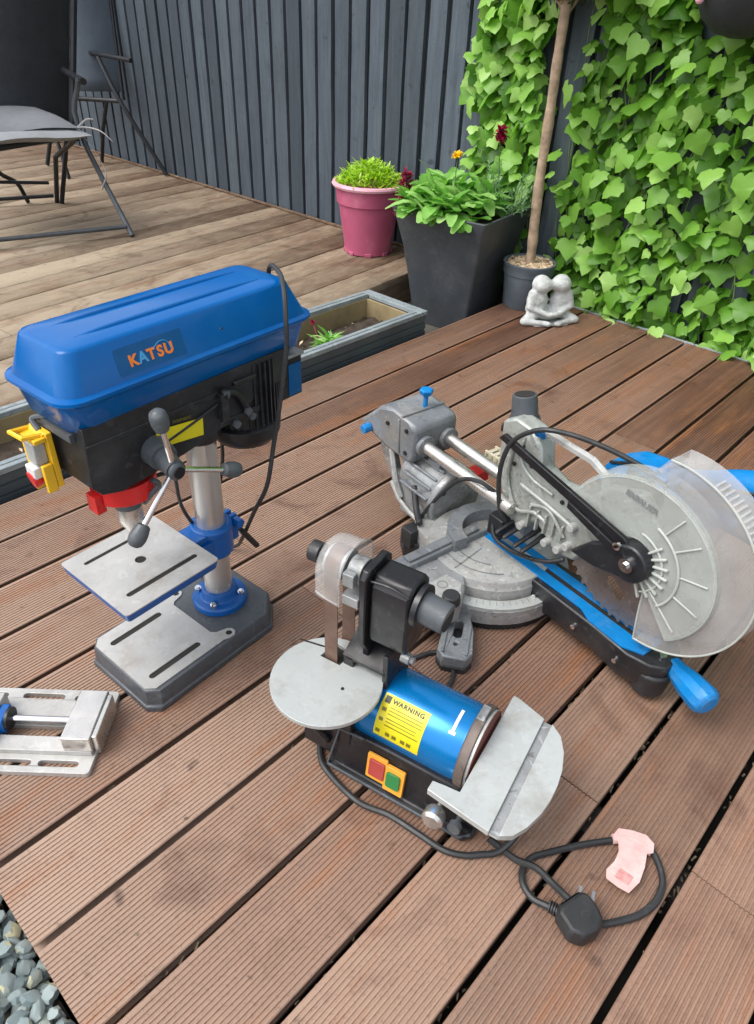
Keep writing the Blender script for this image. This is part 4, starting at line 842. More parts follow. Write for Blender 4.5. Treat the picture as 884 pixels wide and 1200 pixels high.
m = MB(); m.cyl((.050, -.010, .342), (.050, -.022, .352), .006, n=12); m.ell((.05, -.024, .354), .008, 10, 7); m.build('pin_knob', M['blueplastic'], S)
m = MB(); m.box(-.07, -.025, .02, .08, .285, .300); m.box(-.04, -.02, .03, .06, .16, .30); m.build('rear_bracket', M['black'], S, .002)
# linkage lever and pivot
m = MB(); m.add(*(lambda q: (q.v, q.f))(slab([(-.015, .318), (-.005, .330), (.255, .280), (.270, .268), (.262, .252), (.245, .262)], -.044, -.036))); m.add(*(lambda q: (q.v, q.f))(slab([(.150, .287), (.255, .262), (.262, .255), (.250, .247), (.15, .276)], -.050, -.0445))); m.build('linkage_lever', M['blackgloss'], S, .001)
m = MB(); m.cyl((.274, -.020, .245), (.274, -.048, .245), .033, .031, n=32); m.add(*(lambda q: (q.v, q.f))(slab([(.17, .200), (.20, .235), (.265, .275), (.28, .215), (.22, .20)], -.044, -.030))); m.build('pivot_cover', M['black'], S, .003)
m = MB(); m.cyl((.274, -.048, .245), (.274, -.053, .245), .012, n=20); m.cyl((.274, -.053, .245), (.274, -.057, .245), .006, n=6); m.cyl((.252, -.050, .268), (.252, -.055, .268), .0065, n=14); m.build('pivot_bolt', M['chrome'], S)
# blade
GX, GZ, BR = .258, .226, .134
nt_ = 48; outer = []
for k in range(nt_):
    for da, r_ in ((0, BR-.007), (2.2, BR), (3.6, BR), (4.4, BR-.007)):
        a = R(k*360/nt_+da); outer.append((GX+r_*math.cos(a), GZ+r_*math.sin(a)))
holes = [circ(GX, GZ, .012, 16)]+[slot(GX+.072*math.cos(R(a)), GZ+.072*math.sin(R(a)), GX+.085*math.cos(R(a+16)), GZ+.085*math.sin(R(a+16)), .018) for a in (250,)]
m = slab(outer, -.0012, .0012, holes); bld = m.build('blade', M['blade'], S)
m = MB(); m.cyl((GX, .0015, GZ), (GX, -.010, GZ), .026, n=24); m.build('blade_flange', M['steel'], bld)
# cloudy upper guard and clear lower guard
UR = .134; ux, uz = .268, .243
a0, a1 = -48, 158
sect = circ(ux, uz, UR, 40, a0, a1)+circ(ux, uz, .036, 16, a0, a1)[::-1]
m = slab(sect, -.0285, -.0265); 
ug = m.build('upper_guard', M['milky'], S, .0006)
m = MB(); rim = [(ux+(UR-.004)*math.cos(R(a)), -.022, uz+(UR-.004)*math.sin(R(a))) for a in range(a0, a1+1, 6)]
for i in range(len(rim)-1):
    a_, b_ = Vector(rim[i]), Vector(rim[i+1]); ca, cb = Vector((ux, -.022, uz)), Vector((ux, -.022, uz))
    da, db = (a_-ca).normalized()*.006, (b_-cb).normalized()*.006
    y0v, y1v = Vector((0, -.008, 0)), Vector((0, .036, 0))
    m.add([a_+y0v, b_+y0v, b_+db+Vector((0, -.002, 0)), a_+da+Vector((0, -.002, 0)), a_+da+y1v, b_+db+y1v], [(0, 1, 2, 3), (3, 2, 5, 4)])
m.build('guard_rim', M['milky'], ug, ang=70)
m = MB()
for a in (-38, -12, 14, 42, 62):
    T = Matrix.Translation((ux, 0, uz)) @ Matrix.Rotation(-R(a), 4, 'Y'); m.box(.078 if a != -38 else .05, UR-.012, -.0305, -.028, -.0014, .0014, T=T)
arc = [(ux+.078*math.cos(R(a)), -.030, uz+.078*math.sin(R(a))) for a in range(-40, 78, 8)]; m.tube(arc, .0023, 6, res=2)
arc = [(ux+.052*math.cos(R(a)), -.030, uz+.052*math.sin(R(a))) for a in range(-58, 90, 8)]; m.tube(arc, .0020, 6, res=2)
for a in range(-62, 60, 16):
    T = Matrix.Translation((ux, 0, uz)) @ Matrix.Rotation(-R(a), 4, 'Y'); m.box(.034, .062, -.033, -.028, -.0018, .0018, T=T)
m.build('guard_rib', M['milkyrib'], ug, .001)
text('guard_lettering', 'ERBAUER', .0135, M['inkgrey'], ug, basis((ux-.012, -.0294, uz+.098), (1, 0, -.12), (.12, 0, 1), (0, -1, 0)), .0004, bold=.0004)
LR = .160; lx, lz = .292, .262
sect = circ(lx, lz, LR, 50, -84, 96)+circ(lx, lz, .060, 14, -84, 96)[::-1]
m = slab(sect, -.0222, -.0207); lg = m.build('lower_guard', M['clearhouse'], S)
m = slab(sect, .021, .0225); m.build('guard_back', M['clearhouse'], lg)
m = MB()
for i in range(60):
    a, b2 = R(-84+180*i/60), R(-84+180*(i+1)/60)
    P = lambda an, r_, y: (lx+r_*math.cos(an), y, lz+r_*math.sin(an))
    m.add([P(a, LR, -.0222), P(b2, LR, -.0222), P(b2, LR+.001, .0225), P(a, LR+.001, .0225)], [(0, 1, 2, 3)])
for i in range(24):
    an = R(5+2.9*i); P0 = Vector((lx+(LR+.0005)*math.cos(an), 0, lz+(LR+.0005)*math.sin(an)))
    T = Matrix.Translation(P0) @ Matrix.Rotation(-an, 4, 'Y'); m.box(-.001, .0025, -.02, .0, -.0014, .0014, T=T)
m.build('guard_band', M['clear'], lg, ang=70)
arc = [(lx+(LR-.001)*math.cos(R(a)), -.0225, lz+(LR-.001)*math.sin(R(a))) for a in range(-84, 97, 6)]
m = MB(); m.tube(arc, .0016, 6, res=2); m.tube([(lx+.016, -.0225, lz-LR+.002), (lx+.010, -.0225, lz-.11), (lx+.006, -.0225, lz-.06)], .0016, 6); m.build('guard_edge', M['milkyrib'], lg)
# black fence clamps with slots
for x0_, z_ in ((.022, .150), (.066, .148)):
    for k in range(2):
        m = MB(); m.tube([(x0_+k*.018, -.045, z_-.006), (x0_+k*.018+.005, -.05, z_+.001), (x0_+.006+k*.018, .012, z_+.012), (x0_+k*.018, .010, z_+.008)], .0042, 6, res=3, closed=True); m.build('slotted_clamp', M['black'], S)
m = MB(); m.box(-.012, .022, -.040, .012, .118, .160); m.tube([(-.01, -.03, .15), (.012, -.045, .125), (.05, -.040, .116), (.10, -.035, .126)], .0045, 8); m.tube([(.10, -.035, .126), (.13, -.03, .140), (.15, -.02, .155)], .0045, 8); m.build('blade_link', M['black'], S, .003)
# motor and grip, blue, behind the blade
m = MB()
m.cyl((.235, .03, .268), (.235, .15, .268), .055, .050, n=28); m.add(*(lambda q: (q.v, q.f))(slab([(.135, .29), (.148, .328), (.175, .345), (.215, .352), (.27, .345), (.335, .31), (.30, .26), (.17, .25)], .028, .095)))
bmz = m.build('motor_housing', M['blueplastic'], S, .010)
m = MB()
for k in range(6): m.box(.20+k*.012, .204+k*.012, .06, .1505, .315, .3235)
m.build('cooling_fins', M['black'], bmz, .001)
m = MB(); m.tube([(.215, .062, .318), (.255, .062, .335), (.295, .064, .354), (.340, .066, .380), (.380, .066, .393), (.412, .066, .384), (.430, .066, .352), (.422, .066, .315)], .027, 14, res=5, rr=lambda t: .030-.006*math.sin(t*PI)); m.tube([(.300, .065, .318), (.345, .066, .322), (.385, .066, .322), (.424, .066, .315)], .016, 10, res=4); m.build('grip', M['blueplastic'], S)
m = MB(); m.tube([(.255, .034, .338), (.295, .036, .357), (.340, .040, .383), (.380, .040, .395), (.410, .040, .384)], .0022, 6, res=5); m.build('grip_seam', M['black'], S)
for p in ((.27, .0345, .352), (.33, .0385, .386), (.40, .040, .398)):
    m = MB(); m.cyl(p, (p[0], p[1]-.006, p[2]+.002), .005, n=10); m.build('screw', M['black'], S)
m = MB(); m.box(.19, .235, .024, .028, .325, .345); m.tube([(.155, .03, .335), (.20, .026, .353), (.26, .028, .347)], .003, 6); m.build('housing_vent', M['black'], bmz, .001)
m = MB(); m.tube([(.345, .062, .372), (.368, .062, .368), (.392, .062, .358)], .011, 10); m.tube([(.375, .062, .385), (.40, .062, .37), (.408, .062, .345)], .012, 10); m.build('trigger', M['black'], S)
m = MB(); m.box(.36, .40, .048, .078, .32, .35); m.build('grip_plate', M['castgrey'], S, .003)
m = MB(); m.tube([(.258, -.010, .385), (.262, .02, .398), (.262, .05, .385)], .006, 8); m.box(.25, .275, -.02, .03, .372, .386); m.build('guard_hinge', M['clearhouse'], S, .001)
for p in ((-.30, -.0555, .215), (-.24, -.0555, .225), (-.24, -.0555, .175)):
    m = MB(); m.cyl(p, (p[0], p[1]-.003, p[2]), .0045, n=10); m.build('screw', M['black'], rk)
for p in ((.02, -.0182, .31), (.008, -.0182, .27), (.045, -.0182, .285), (.12, -.0182, .255), (.19, -.0182, .305)):
    m = MB(); m.cyl(p, (p[0], p[1]-.003, p[2]), .004, n=10); m.build('screw', M['black'], hc)
for x in (.12, .21, .30):
    m = MB(); m.cyl((x, -.0345 if x < .25 else -.038, .055), (x, -.039 if x < .25 else -.0425, .055), .0045, n=10); m.build('screw', M['chrome'], am)
# cables
m = MB(); m.tube([(.020, -.03, .155), (.008, -.04, .19), (.0, -.044, .25), (.006, -.045, .30), (.022, -.042, .335), (.060, -.034, .366), (.10, -.015, .372), (.150, .01, .366), (.20, .03, .355), (.235, .04, .345)], .0042, 8, res=7); m.build('head_cable', M['rubber'], S)
m = MB(); m.tube([(.0, -.02, .19), (-.04, -.045, .214), (-.085, -.05, .195), (-.125, -.06, .14), (-.150, -.075, .085), (-.155, -.085, .04)], .004, 8, res=7); m.build('base_cable', M['rubber'], S)

# ================================================================== GARDEN CHAIRS
c1 = empty('folding_chair', (1.62, 3.0, 0), 0, 'near folding garden chair with dark mesh back and grey cushion on its seat', 'garden chair', 'folding chairs on the upper deck')
def W(o, pts): return [Vector(p)-o.location for p in pts]
def tb_(o, name, pts, r, mat, res=1, n=10):
    m = MB(); m.tube(W(o, pts), r, n, res); return m.build(name, M[mat], o)
tb_(c1, 'leg', [(1.62, 2.985, .006), (1.62, 3.30, .39), (1.63, 3.24, .575)], .011, 'tubegrey', 4)
tb_(c1, 'leg', [(1.06, 3.145, .006), (1.06, 3.46, .39), (1.07, 3.40, .575)], .011, 'tubegrey', 4)
tb_(c1, 'stretcher', [(1.61, 3.01, .04), (1.06, 3.165, .04)], .0095, 'tubegrey')
tb_(c1, 'leg', [(1.65, 3.74, .004), (1.61, 3.56, .24), (1.58, 3.25, .36)], .011, 'tube')
tb_(c1, 'leg', [(1.54, 3.82, .004), (1.50, 3.80, .10), (1.40, 3.72, .17), (1.30, 3.60, .30)], .010, 'tube', 5)
tb_(c1, 'leg', [(1.66, 3.71, .004), (1.68, 3.60, .24), (1.66, 3.50, .36)], .011, 'tube')
tb_(c1, 'stretcher', [(1.64, 3.74, .035), (1.10, 3.93, .035)], .009, 'tube')
tb_(c1, 'stretcher', [(1.62, 3.72, .10), (1.08, 3.80, .16)], .008, 'tube')
tb_(c1, 'seat_frame', [(1.60, 3.24, .375), (1.05, 3.18, .355)], .012, 'tube')
tb_(c1, 'seat_frame', [(1.60, 3.24, .375), (1.74, 3.60, .37)], .011, 'tube')
tb_(c1, 'seat_frame', [(1.05, 3.18, .355), (1.12, 3.75, .36)], .011, 'tube')
tb_(c1, 'armrest', [(1.63, 3.20, .572), (1.70, 3.50, .585)], .014, 'tube')
tb_(c1, 'backrest_frame', [(1.690, 3.50, .37), (1.830, 3.54, .86), (1.875, 3.55, 1.02)], .016, 'tube')
tb_(c1, 'backrest_frame', [(1.14, 3.66, .37), (1.20, 3.72, .86), (1.22, 3.74, 1.02), (1.875, 3.55, 1.02)], .015, 'tube')
m = MB(); L_, Rr = [], []
for i in range(13):
    t = i/12; z = .36+.63*t
    L_.append(Vector((1.145+.075*t, 3.655+.08*t, z))); Rr.append(Vector((1.687+.18*t, 3.503+.045*t, z)))
vs_ = []; 
for a_, b_ in zip(L_, Rr): vs_ += [a_-c1.location, b_-c1.location]
m.add(vs_, [(2*i, 2*i+1, 2*i+3, 2*i+2) for i in range(12)]); bk = m.build('backrest', M['fabricdark'], c1); so = bk.modifiers.new('s', 'SOLIDIFY'); so.thickness = .004
# cushion: a top and a pale turned up underside
def pad(cx0, cy0, z0, w, d, t, rz, seed, mat, name, par, tilt=0):
    rd = random.Random(seed); n = 14; vs_, fs_ = [], []
    for side in (1, -1):
        for i in range(n+1):
            for j in range(n+1):
                u, v = i/n*2-1, j/n*2-1
                e_ = max(0, (1-abs(u)**4)*(1-abs(v)**4))
                z = side*t/2*e_**.5+.006*math.sin(u*4+seed)*math.cos(v*3)+rd.uniform(-.001, .001)
                vs_.append((u*w/2, v*d/2, z+tilt*v*d/2))
    N1 = (n+1)**2
    for i in range(n):
        for j in range(n):
            a = i*(n+1)+j; q = (a, a+n+1, a+n+2, a+1); fs_.append(q); fs_.append(tuple(N1+k for k in q[::-1]))
    T = Matrix.Translation(Vector((cx0, cy0, z0))-par.location) @ Matrix.Rotation(rz, 4, 'Z')
    mm = MB(); mm.add(vs_, fs_, T); return mm.build(name, M[mat], par)
cu_ = empty('seat_cushion', (1.34, 3.42, .40), 0, 'crumpled grey seat cushion with pale underside and white tie straps', 'cushion')
pad(1.335, 3.43, .425, .50, .47, .045, R(-5), 3, 'cushion', 'cushion_top', cu_, .05)
pad(1.345, 3.36, .390, .53, .42, .052, R(-6), 5, 'cushionwhite', 'cushion_base', cu_)
for pts in ([(1.56, 3.22, .40), (1.60, 3.20, .405), (1.635, 3.14, .395), (1.66, 3.10, .36)], [(1.57, 3.22, .40), (1.62, 3.22, .43), (1.65, 3.21, .43)], [(1.57, 3.21, .40), (1.60, 3.17, .33), (1.62, 3.13, .24), (1.60, 3.15, .17)]):
    m = MB(); P = spline([Vector(p)-cu_.location for p in pts], 5)
    vs_ = []
    for p_ in P: vs_ += [p_+Vector((.0, .0, .004)), p_+Vector((.006, .004, -.004))]
    m.add(vs_, [(2*i, 2*i+1, 2*i+3, 2*i+2) for i in range(len(P)-1)]); st = m.build('tie_strap', M['whitelabel'], cu_); s2 = st.modifiers.new('s', 'SOLIDIFY'); s2.thickness = .001
c2 = empty('folding_chair', (2.2, 4.3, 0), 0, 'far folding garden chair with plain grey sling back standing close to the fence', 'garden chair', 'folding chairs on the upper deck')
tb_(c2, 'leg', [(2.425, 3.95, .006), (2.30, 4.12, .36), (2.28, 4.26, .57)], .012, 'tube', 3)
tb_(c2, 'leg', [(2.02, 4.60, .006), (2.10, 4.50, .36), (2.12, 4.48, .57)], .012, 'tube', 3)
tb_(c2, 'leg', [(2.32, 4.50, .004), (2.30, 4.38, .20), (2.27, 4.22, .37)], .011, 'tube')
tb_(c2, 'leg', [(1.95, 4.2, .004), (1.97, 4.3, .20), (2.0, 4.35, .37)], .011, 'tube')
tb_(c2, 'armrest', [(2.30, 4.62, .58), (2.29, 4.29, .583), (2.28, 3.92, .578)], .0115, 'tube')
tb_(c2, 'seat_frame', [(2.30, 4.14, .37), (2.18, 4.45, .36), (1.95, 4.42, .36)], .012, 'tube')
tb_(c2, 'backrest_frame', [(2.39, 4.25, .36), (2.49-.06, 4.30, .83), (2.50-.06, 4.32, 1.02)], .010, 'tube')
m = MB(); vs_ = []
for i in range(11):
    t = i/10; z = .40+.62*t; bow = .012*math.sin(t*PI)
    vs_ += [Vector((2.02+.04*t, 4.50+.02*t+bow, z))-c2.location, Vector((2.21+.04*t, 4.37+.04*t+bow*2, z))-c2.location, Vector((2.385+.045*t, 4.255+.06*t, z))-c2.location]
fs_ = []
for i in range(10): fs_ += [(3*i, 3*i+1, 3*i+4, 3*i+3), (3*i+1, 3*i+2, 3*i+5, 3*i+4)]
m.add(vs_, fs_); bk = m.build('backrest', M['fabricgrey'], c2); so = bk.modifiers.new('s', 'SOLIDIFY'); so.thickness = .006

# ================================================================== PLANTER TROUGH
TX0, TX1, TY0, TY1, TZ = -.9, 1.795, 1.432, 1.700, .064
tr = empty('planter_trough', (0, 0, 0), 0, 'long low grey ribbed planter trough filled with dry soil beside the deck edge', 'planter')
def ribprof(y, s_):
    # outer face with horizontal grooves
    P = [(y, TZ-.016)]
    z = TZ-.018
    while z > -.12:
        P += [(y, z), (y, z-.018), (y+s_*.005, z-.020), (y+s_*.005, z-.024), (y, z-.026)]; z -= .026
    P += [(y, -.145), (y+s_*.022, -.145), (y+s_*.022, TZ-.016)]
    return P
m = MB(); p_ = ribprof(TY0, 1); m.loft([[(TX0, y, z) for y, z in p_], [(TX1, y, z) for y, z in p_]]); m.build('side_panel', M['troughside'], tr)
m = MB(); p_ = ribprof(TY1, -1)[::-1]; m.loft([[(TX0, y, z) for y, z in p_], [(TX1, y, z) for y, z in p_]]); m.build('side_panel', M['troughside'], tr)
m = MB(); p_ = ribprof(0, 1)
m.loft([[(TX1+.0-y*1.0-.0005, TY0+.023, z) for y, z in p_], [(TX1-y-.0005, TY1-.023, z) for y, z in p_]]); m.build('end_panel', M['troughside'], tr)
m = MB(); m.box(TX0, TX1-.034, TY0-.003, TY0+.012, TZ-.014, TZ); m.box(TX0, TX1-.034, TY0+.015, TY0+.030, TZ-.014, TZ); m.build('rim_board', M['troughgrey'], tr, .0015)
m = MB(); m.box(TX0, TX1-.034, TY1-.030, TY1-.015, TZ-.014, TZ); m.box(TX0, TX1-.034, TY1-.012, TY1+.003, TZ-.014, TZ); m.build('rim_board', M['troughgrey'], tr, .0015)
m = MB(); m.box(TX1-.032, TX1-.016, TY0-.003, TY1+.003, TZ-.014, TZ); m.box(TX1-.013, TX1+.003, TY0-.003, TY1+.003, TZ-.014, TZ); m.build('rim_board', M['troughgrey'], tr, .0015)
m = MB(); m.box(TX0, TX1-.036, TY1-.034, TY1-.023, -.10, TZ-.014); m.box(TX1-.046, TX1-.036, TY0+.03, TY1-.035, -.10, TZ-.014); m.box(TX0, TX1-.05, TY0+.0225, TY0+.030, -.1, TZ-.016); m.build('inner_lining', M['tan'], tr)
m = MB(); nx, ny = 130, 14; vs_ = []
rd = random.Random(4)
for i in range(nx+1):
    for j in range(ny+1):
        vs_.append((TX0+(TX1-.04-TX0)*i/nx, TY0+.03+(TY1-TY0-.064)*j/ny, -.012+rd.uniform(-.006, .006)+.012*math.sin(i*.19)*math.sin(j*.5)))
m.add(vs_, [(i*(ny+1)+j, (i+1)*(ny+1)+j, (i+1)*(ny+1)+j+1, i*(ny+1)+j+1) for i in range(nx) for j in range(ny)]); m.build('soil_fill', M['soil'], tr)
m = MB()
for i in range(90):
    x = random.uniform(-.2, TX1-.06); y = random.uniform(TY0+.05, TY1-.05); a = random.uniform(0, 6.28); l = random.uniform(.01, .03)
    T = Matrix.Translation((x, y, .0)) @ Euler((random.uniform(-.6, .6), random.uniform(-.6, .6), a)).to_matrix().to_4x4()
    m.add([(-l/2, 0, 0), (0, -l*.2, .003), (l/2, 0, 0), (0, l*.2, .001)], [(0, 1, 2, 3)], T)
tag(m.build('dry_leaf_litter', M['chips'], tr, smooth=False), kind='stuff')

# ---- foliage helper
def blade_leaf(m, p, d, l, w, curl=.3, up=Vector((0, 0, 1)), seg=3, tip=.15, blunt=False):
    """a bent leaf with a midrib fold starting at p, heading along d"""
    p = Vector(p); d = Vector(d).normalized(); side = d.cross(up)
    if side.length < 1e-3: side = Vector((1, 0, 0))
    side.normalize(); nrm = side.cross(d).normalized(); vs_ = []; fs_ = []
    for i in range(seg+1):
        t = i/seg; ww = w*math.sin(PI*(tip*.3+t*(1-tip*.35))) * .5 if i < seg else w*.04
        if blunt: ww = w*.5*(.3, .8, 1., .85, .35)[min(4, int(t*4+.5))]
        if i == 0: ww = w*.12
        c = p+d*(l*t)-nrm*(curl*l*t*t)
        vs_ += [c-side*ww+nrm*ww*.3, c, c+side*ww+nrm*ww*.3]
    for i in range(seg):
        for k in (0, 1): fs_.append((3*i+k, 3*i+k+1, 3*i+k+4, 3*i+k+3))
    m.add(vs_, fs_)
def rdir(zmin=.1, zmax=1.):
    a = random.uniform(0, 2*PI); z = random.uniform(zmin, zmax); r_ = math.sqrt(max(0, 1-z*z)); return Vector((r_*math.cos(a), r_*math.sin(a), z))

# small plant in the trough
tp_ = empty('small_plant', (1.45, 1.545, -.01), 0, 'small bright green plant with narrow leaves growing in the trough soil', 'plant')
m = MB()
for i in range(70):
    d = rdir(.1, .9); blade_leaf(m, (random.gauss(0, .012), random.gauss(0, .012), random.uniform(0, .03)), d, random.uniform(.035, .06), random.uniform(.010, .016), .35)
tag(m.build('foliage', M['salad'], tp_), kind='stuff')
m = MB()
for i in range(14): blade_leaf(m, (.02+random.gauss(0, .004), .09, .058), rdir(-.3, 1), .012, .009)
m.tube([(.0, .03, .0), (.01, .07, .04), (.02, .09, .058)], .0012, 5); m.build('flower', M['crimson'], tp_)

# ================================================================== POTS
# pink pot
pps = 1.07
pp = empty('pink_flower_pot', (2.285, 2.178, 0), 0, 'round pink plastic flower pot with faded rim standing on the upper deck', 'flower pot')
m = MB(); m.lathe([(.085, .0), (.094, .004), (.096, .030), (.120, .185), (.124, .188), (.127, .190), (.131, .245), (.134, .248)], n=48); m.build('pot_wall', M['pinkpot'], pp)
m = MB(); m.lathe([(.131, .246), (.143, .248), (.147, .256), (.144, .263), (.134, .265), (.128, .258), (.126, .235), (.115, .215), (.002, .215)], n=48, cap=False); m.build('rim', M['pinkrim'], pp)
m = MB(); m.lathe([(.002, .222), (.126, .222)], n=24, cap=False); m.build('soil_fill', M['soil'], pp)
for k in range(8):
    m = MB(); m.box(-.012, .012, .086, .098, .0, .014, T=Matrix.Rotation(k*PI/4, 4, 'Z')); m.build('foot', M['pinkpot'], pp, .002)
sd_ = empty('sedum_plant', (2.285, 2.178, .232), 0, 'low lime green plant filling the pink pot', 'plant')
m = MB()
for i in range(520):
    a = random.uniform(0, 6.28); r_ = .128*math.sqrt(random.random()); x, y = r_*math.cos(a), r_*math.sin(a); hgt = .125*(1-(r_/.16)**2)*random.uniform(.55, 1)
    for k in range(2):
        d = (rdir(.3, 1)+Vector((x*3, y*3, 0))).normalized(); blade_leaf(m, (x, y, hgt), d, random.uniform(.026, .044), random.uniform(.008, .013), .3, seg=2)
tag(m.build('foliage', M['lime'], sd_), kind='stuff')
pp.scale = (pps, pps, pps)
# tall square anthracite planter
bk_ = empty('tall_square_planter', (2.195, 1.615, -.12), R(8), 'tall tapered square anthracite planter standing in the gap between the decks', 'planter')
def sq(w, z, r=.012): return [(x, y, z) for x, y in rect(-w, w, -w, w, r, 3)]
def wav(w, z, ph):  # twisted flare of the upper corners
    return [(x, y, z) for x, y in rect(-w, w, -w, w, .014, 3)]
m = MB(); m.loft([sq(.118, 0), sq(.124, .06), sq(.140, .18), sq(.158, .29), sq(.180, .385), sq(.190, .415), sq(.191, .424), sq(.184, .426), sq(.172, .415), sq(.165, .37), sq(.150, .368)]); m.build('pot_wall', M['blackpot'], bk_, .002)
m = MB(); m.box(-.165, .165, -.165, .165, .375, .392); m.build('soil_fill', M['soil'], bk_)
pl = empty('leafy_bedding_plant', (2.16, 1.64, .26), 0, 'broad leaved fresh green plant spilling over the planter rim with a yellow flower', 'plant')
m = MB()
for i in range(230):
    a = random.uniform(0, 6.28); r_ = .15*math.sqrt(random.random()); x, y = r_*math.cos(a)*1.0, r_*math.sin(a)*1.1
    out = Vector((x, y, 0))*5; d = (rdir(.25, 1)+out*.8).normalized()
    blade_leaf(m, (x-.02, y+.0, .03+random.uniform(0, .11)*(1-r_/.25)), d, random.uniform(.06, .095), random.uniform(.036, .054), random.uniform(.2, .7), seg=4, blunt=True)
for i in range(26):
    t = i/26; x = -.17+.1*random.random(); y = -.16+.33*t
    blade_leaf(m, (x, y, .045), Vector((-.6, -.5, .15))+rdir(-.2, .4)*.5, .065, .042, .6, seg=4, blunt=True)
tag(m.build('foliage', M['salad'], pl), kind='stuff')
fl_ = MB(); c_ = Vector((-.06, -.045, .215))
for i in range(44): blade_leaf(fl_, c_+Vector((0, 0, random.uniform(-.003, .005))), rdir(.0, 1), .022, .014, .2, seg=2)
fl_.build('flower', M['yellowpetal'], pl)
m = MB(); m.tube([(-.04, -.03, .05), (-.055, -.04, .14), c_], .0016, 6)
m.tube([(-.03, .0, .05), (-.07, .07, .16), (-.09, .10, .19)], .0014, 6); m.build('stem', M['stem'], pl)
rp = empty('crimson_plume_flower', (2.08, 1.80, .27), 0, 'dark crimson feathery plume flower at the left rim of the tall planter', 'flower')
m = MB()
for i in range(340):
    z = random.uniform(-.02, .13); r_ = .034*(1-z/.17); a = random.uniform(0, 6.28)
    blade_leaf(m, (r_*math.cos(a), r_*math.sin(a), z+.0), rdir(.2, 1), .022, .008, .3, seg=2)
tag(m.build('petals', M['crimson'], rp), kind='stuff')
m = MB(); m.tube([(0, 0, -.02), (.002, 0, .12)], .002, 6); m.build('stem', M['stem'], rp)
gf = empty('feathery_plant', (2.27, 1.50, .26), 0, 'grey green feathery plant at the right of the tall planter topped by a magenta bloom', 'plant')
m = MB()
for s_ in range(30):
    d = (rdir(.35, 1)).normalized(); L0 = random.uniform(.10, .20); b0 = Vector((random.gauss(0, .03), random.gauss(0, .04), .03))
    for k in range(24):
        t = k/24; p_ = b0+d*(L0*t); blade_leaf(m, p_, (rdir(-.2, 1)+d).normalized(), .026, .0055, .2, seg=2)
tag(m.build('foliage', M['feather'], gf), kind='stuff')
m = MB(); fc = Vector((-.10, -.02, .285))
for i in range(80): blade_leaf(m, fc+Vector((random.gauss(0, .007), random.gauss(0, .007), random.uniform(-.014, .026))), rdir(-.2, 1), .020, .013, .3, seg=2)
m.build('flower', M['crimson'], gf)
m = MB(); m.tube([(-.02, 0, .05), (-.07, -.01, .18), fc], .0016, 6); m.build('stem', M['stem'], gf)

# tree pot, tree
tpz = empty('grey_plant_pot', (2.255, 1.345, 0), 0, 'round dark grey plastic pot holding the standard tree at the deck corner', 'flower pot')
m = MB(); m.lathe([(.074, .0), (.076, .003), (.086, .118), (.090, .120), (.092, .148), (.094, .152), (.094, .158), (.088, .159), (.086, .150), (.080, .144), (.002, .144)], n=44); m.build('pot_wall', M['greypot'], tpz)
m = MB()
for i in range(420):
    a = random.uniform(0, 6.28); r_ = .082*math.sqrt(random.random()); T = Matrix.Translation((r_*math.cos(a), r_*math.sin(a), .148+random.uniform(0, .006))) @ Euler((random.uniform(-.7, .7), random.uniform(-.7, .7), random.uniform(0, 6.3))).to_matrix().to_4x4()
    m.box(-.007, .007, -.004, .004, -.0012, .0012, T=T)
tag(m.build('bark_mulch', M['chips'], tpz, smooth=False), kind='stuff')
tree = empty('standard_tree', (2.255, 1.345, .145), 0, 'slim lollipop tree with a bare pale brown trunk rising from the grey pot', 'tree')
m = MB(); tpts = [(0, 0, -.005), (-.004, -.002, .05), (-.010, .001, .15), (-.014, .006, .30), (-.008, .010, .45), (-.004, .016, .60), (-.002, .018, .70), (.002, .020, .80)]
m.tube(tpts, .013, 12, res=5, rr=lambda t: (.020 if t < .03 else .0175)-.0035*t+.0010*math.sin(t*37)+.0016*max(0, math.sin(t*23+1))**6+.0014*max(0, math.sin(t*41))**8); m.build('trunk', M['bark'], tree)
m = MB()
for i in range(9):
    a = i*2*PI/9; m.tube([(.002, .020, .72+.008*i), (.006+.09*math.cos(a), .022+.09*math.sin(a), .80+.008*i), (.006+.17*math.cos(a), .022+.17*math.sin(a), .87+.02*i)], .004, 6)
m.build('branch', M['bark'], tree)
m = MB()
for i in range(2600):
    d = rdir(-1, 1); r_ = random.uniform(.35, 1)**.5; p_ = Vector((.006, .022, .930))+Vector((d.x*.22, d.y*.22, d.z*.17))*r_*random.uniform(.85, 1.05)
    if p_.z < .76+.4*abs(random.gauss(0, .04)) and random.random() < .5: continue
    blade_leaf(m, p_, rdir(-1, 1), random.uniform(.025, .045), random.uniform(.007, .012), .2, seg=2)
tag(m.build('crown', M['darkleaf'], tree), kind='stuff')

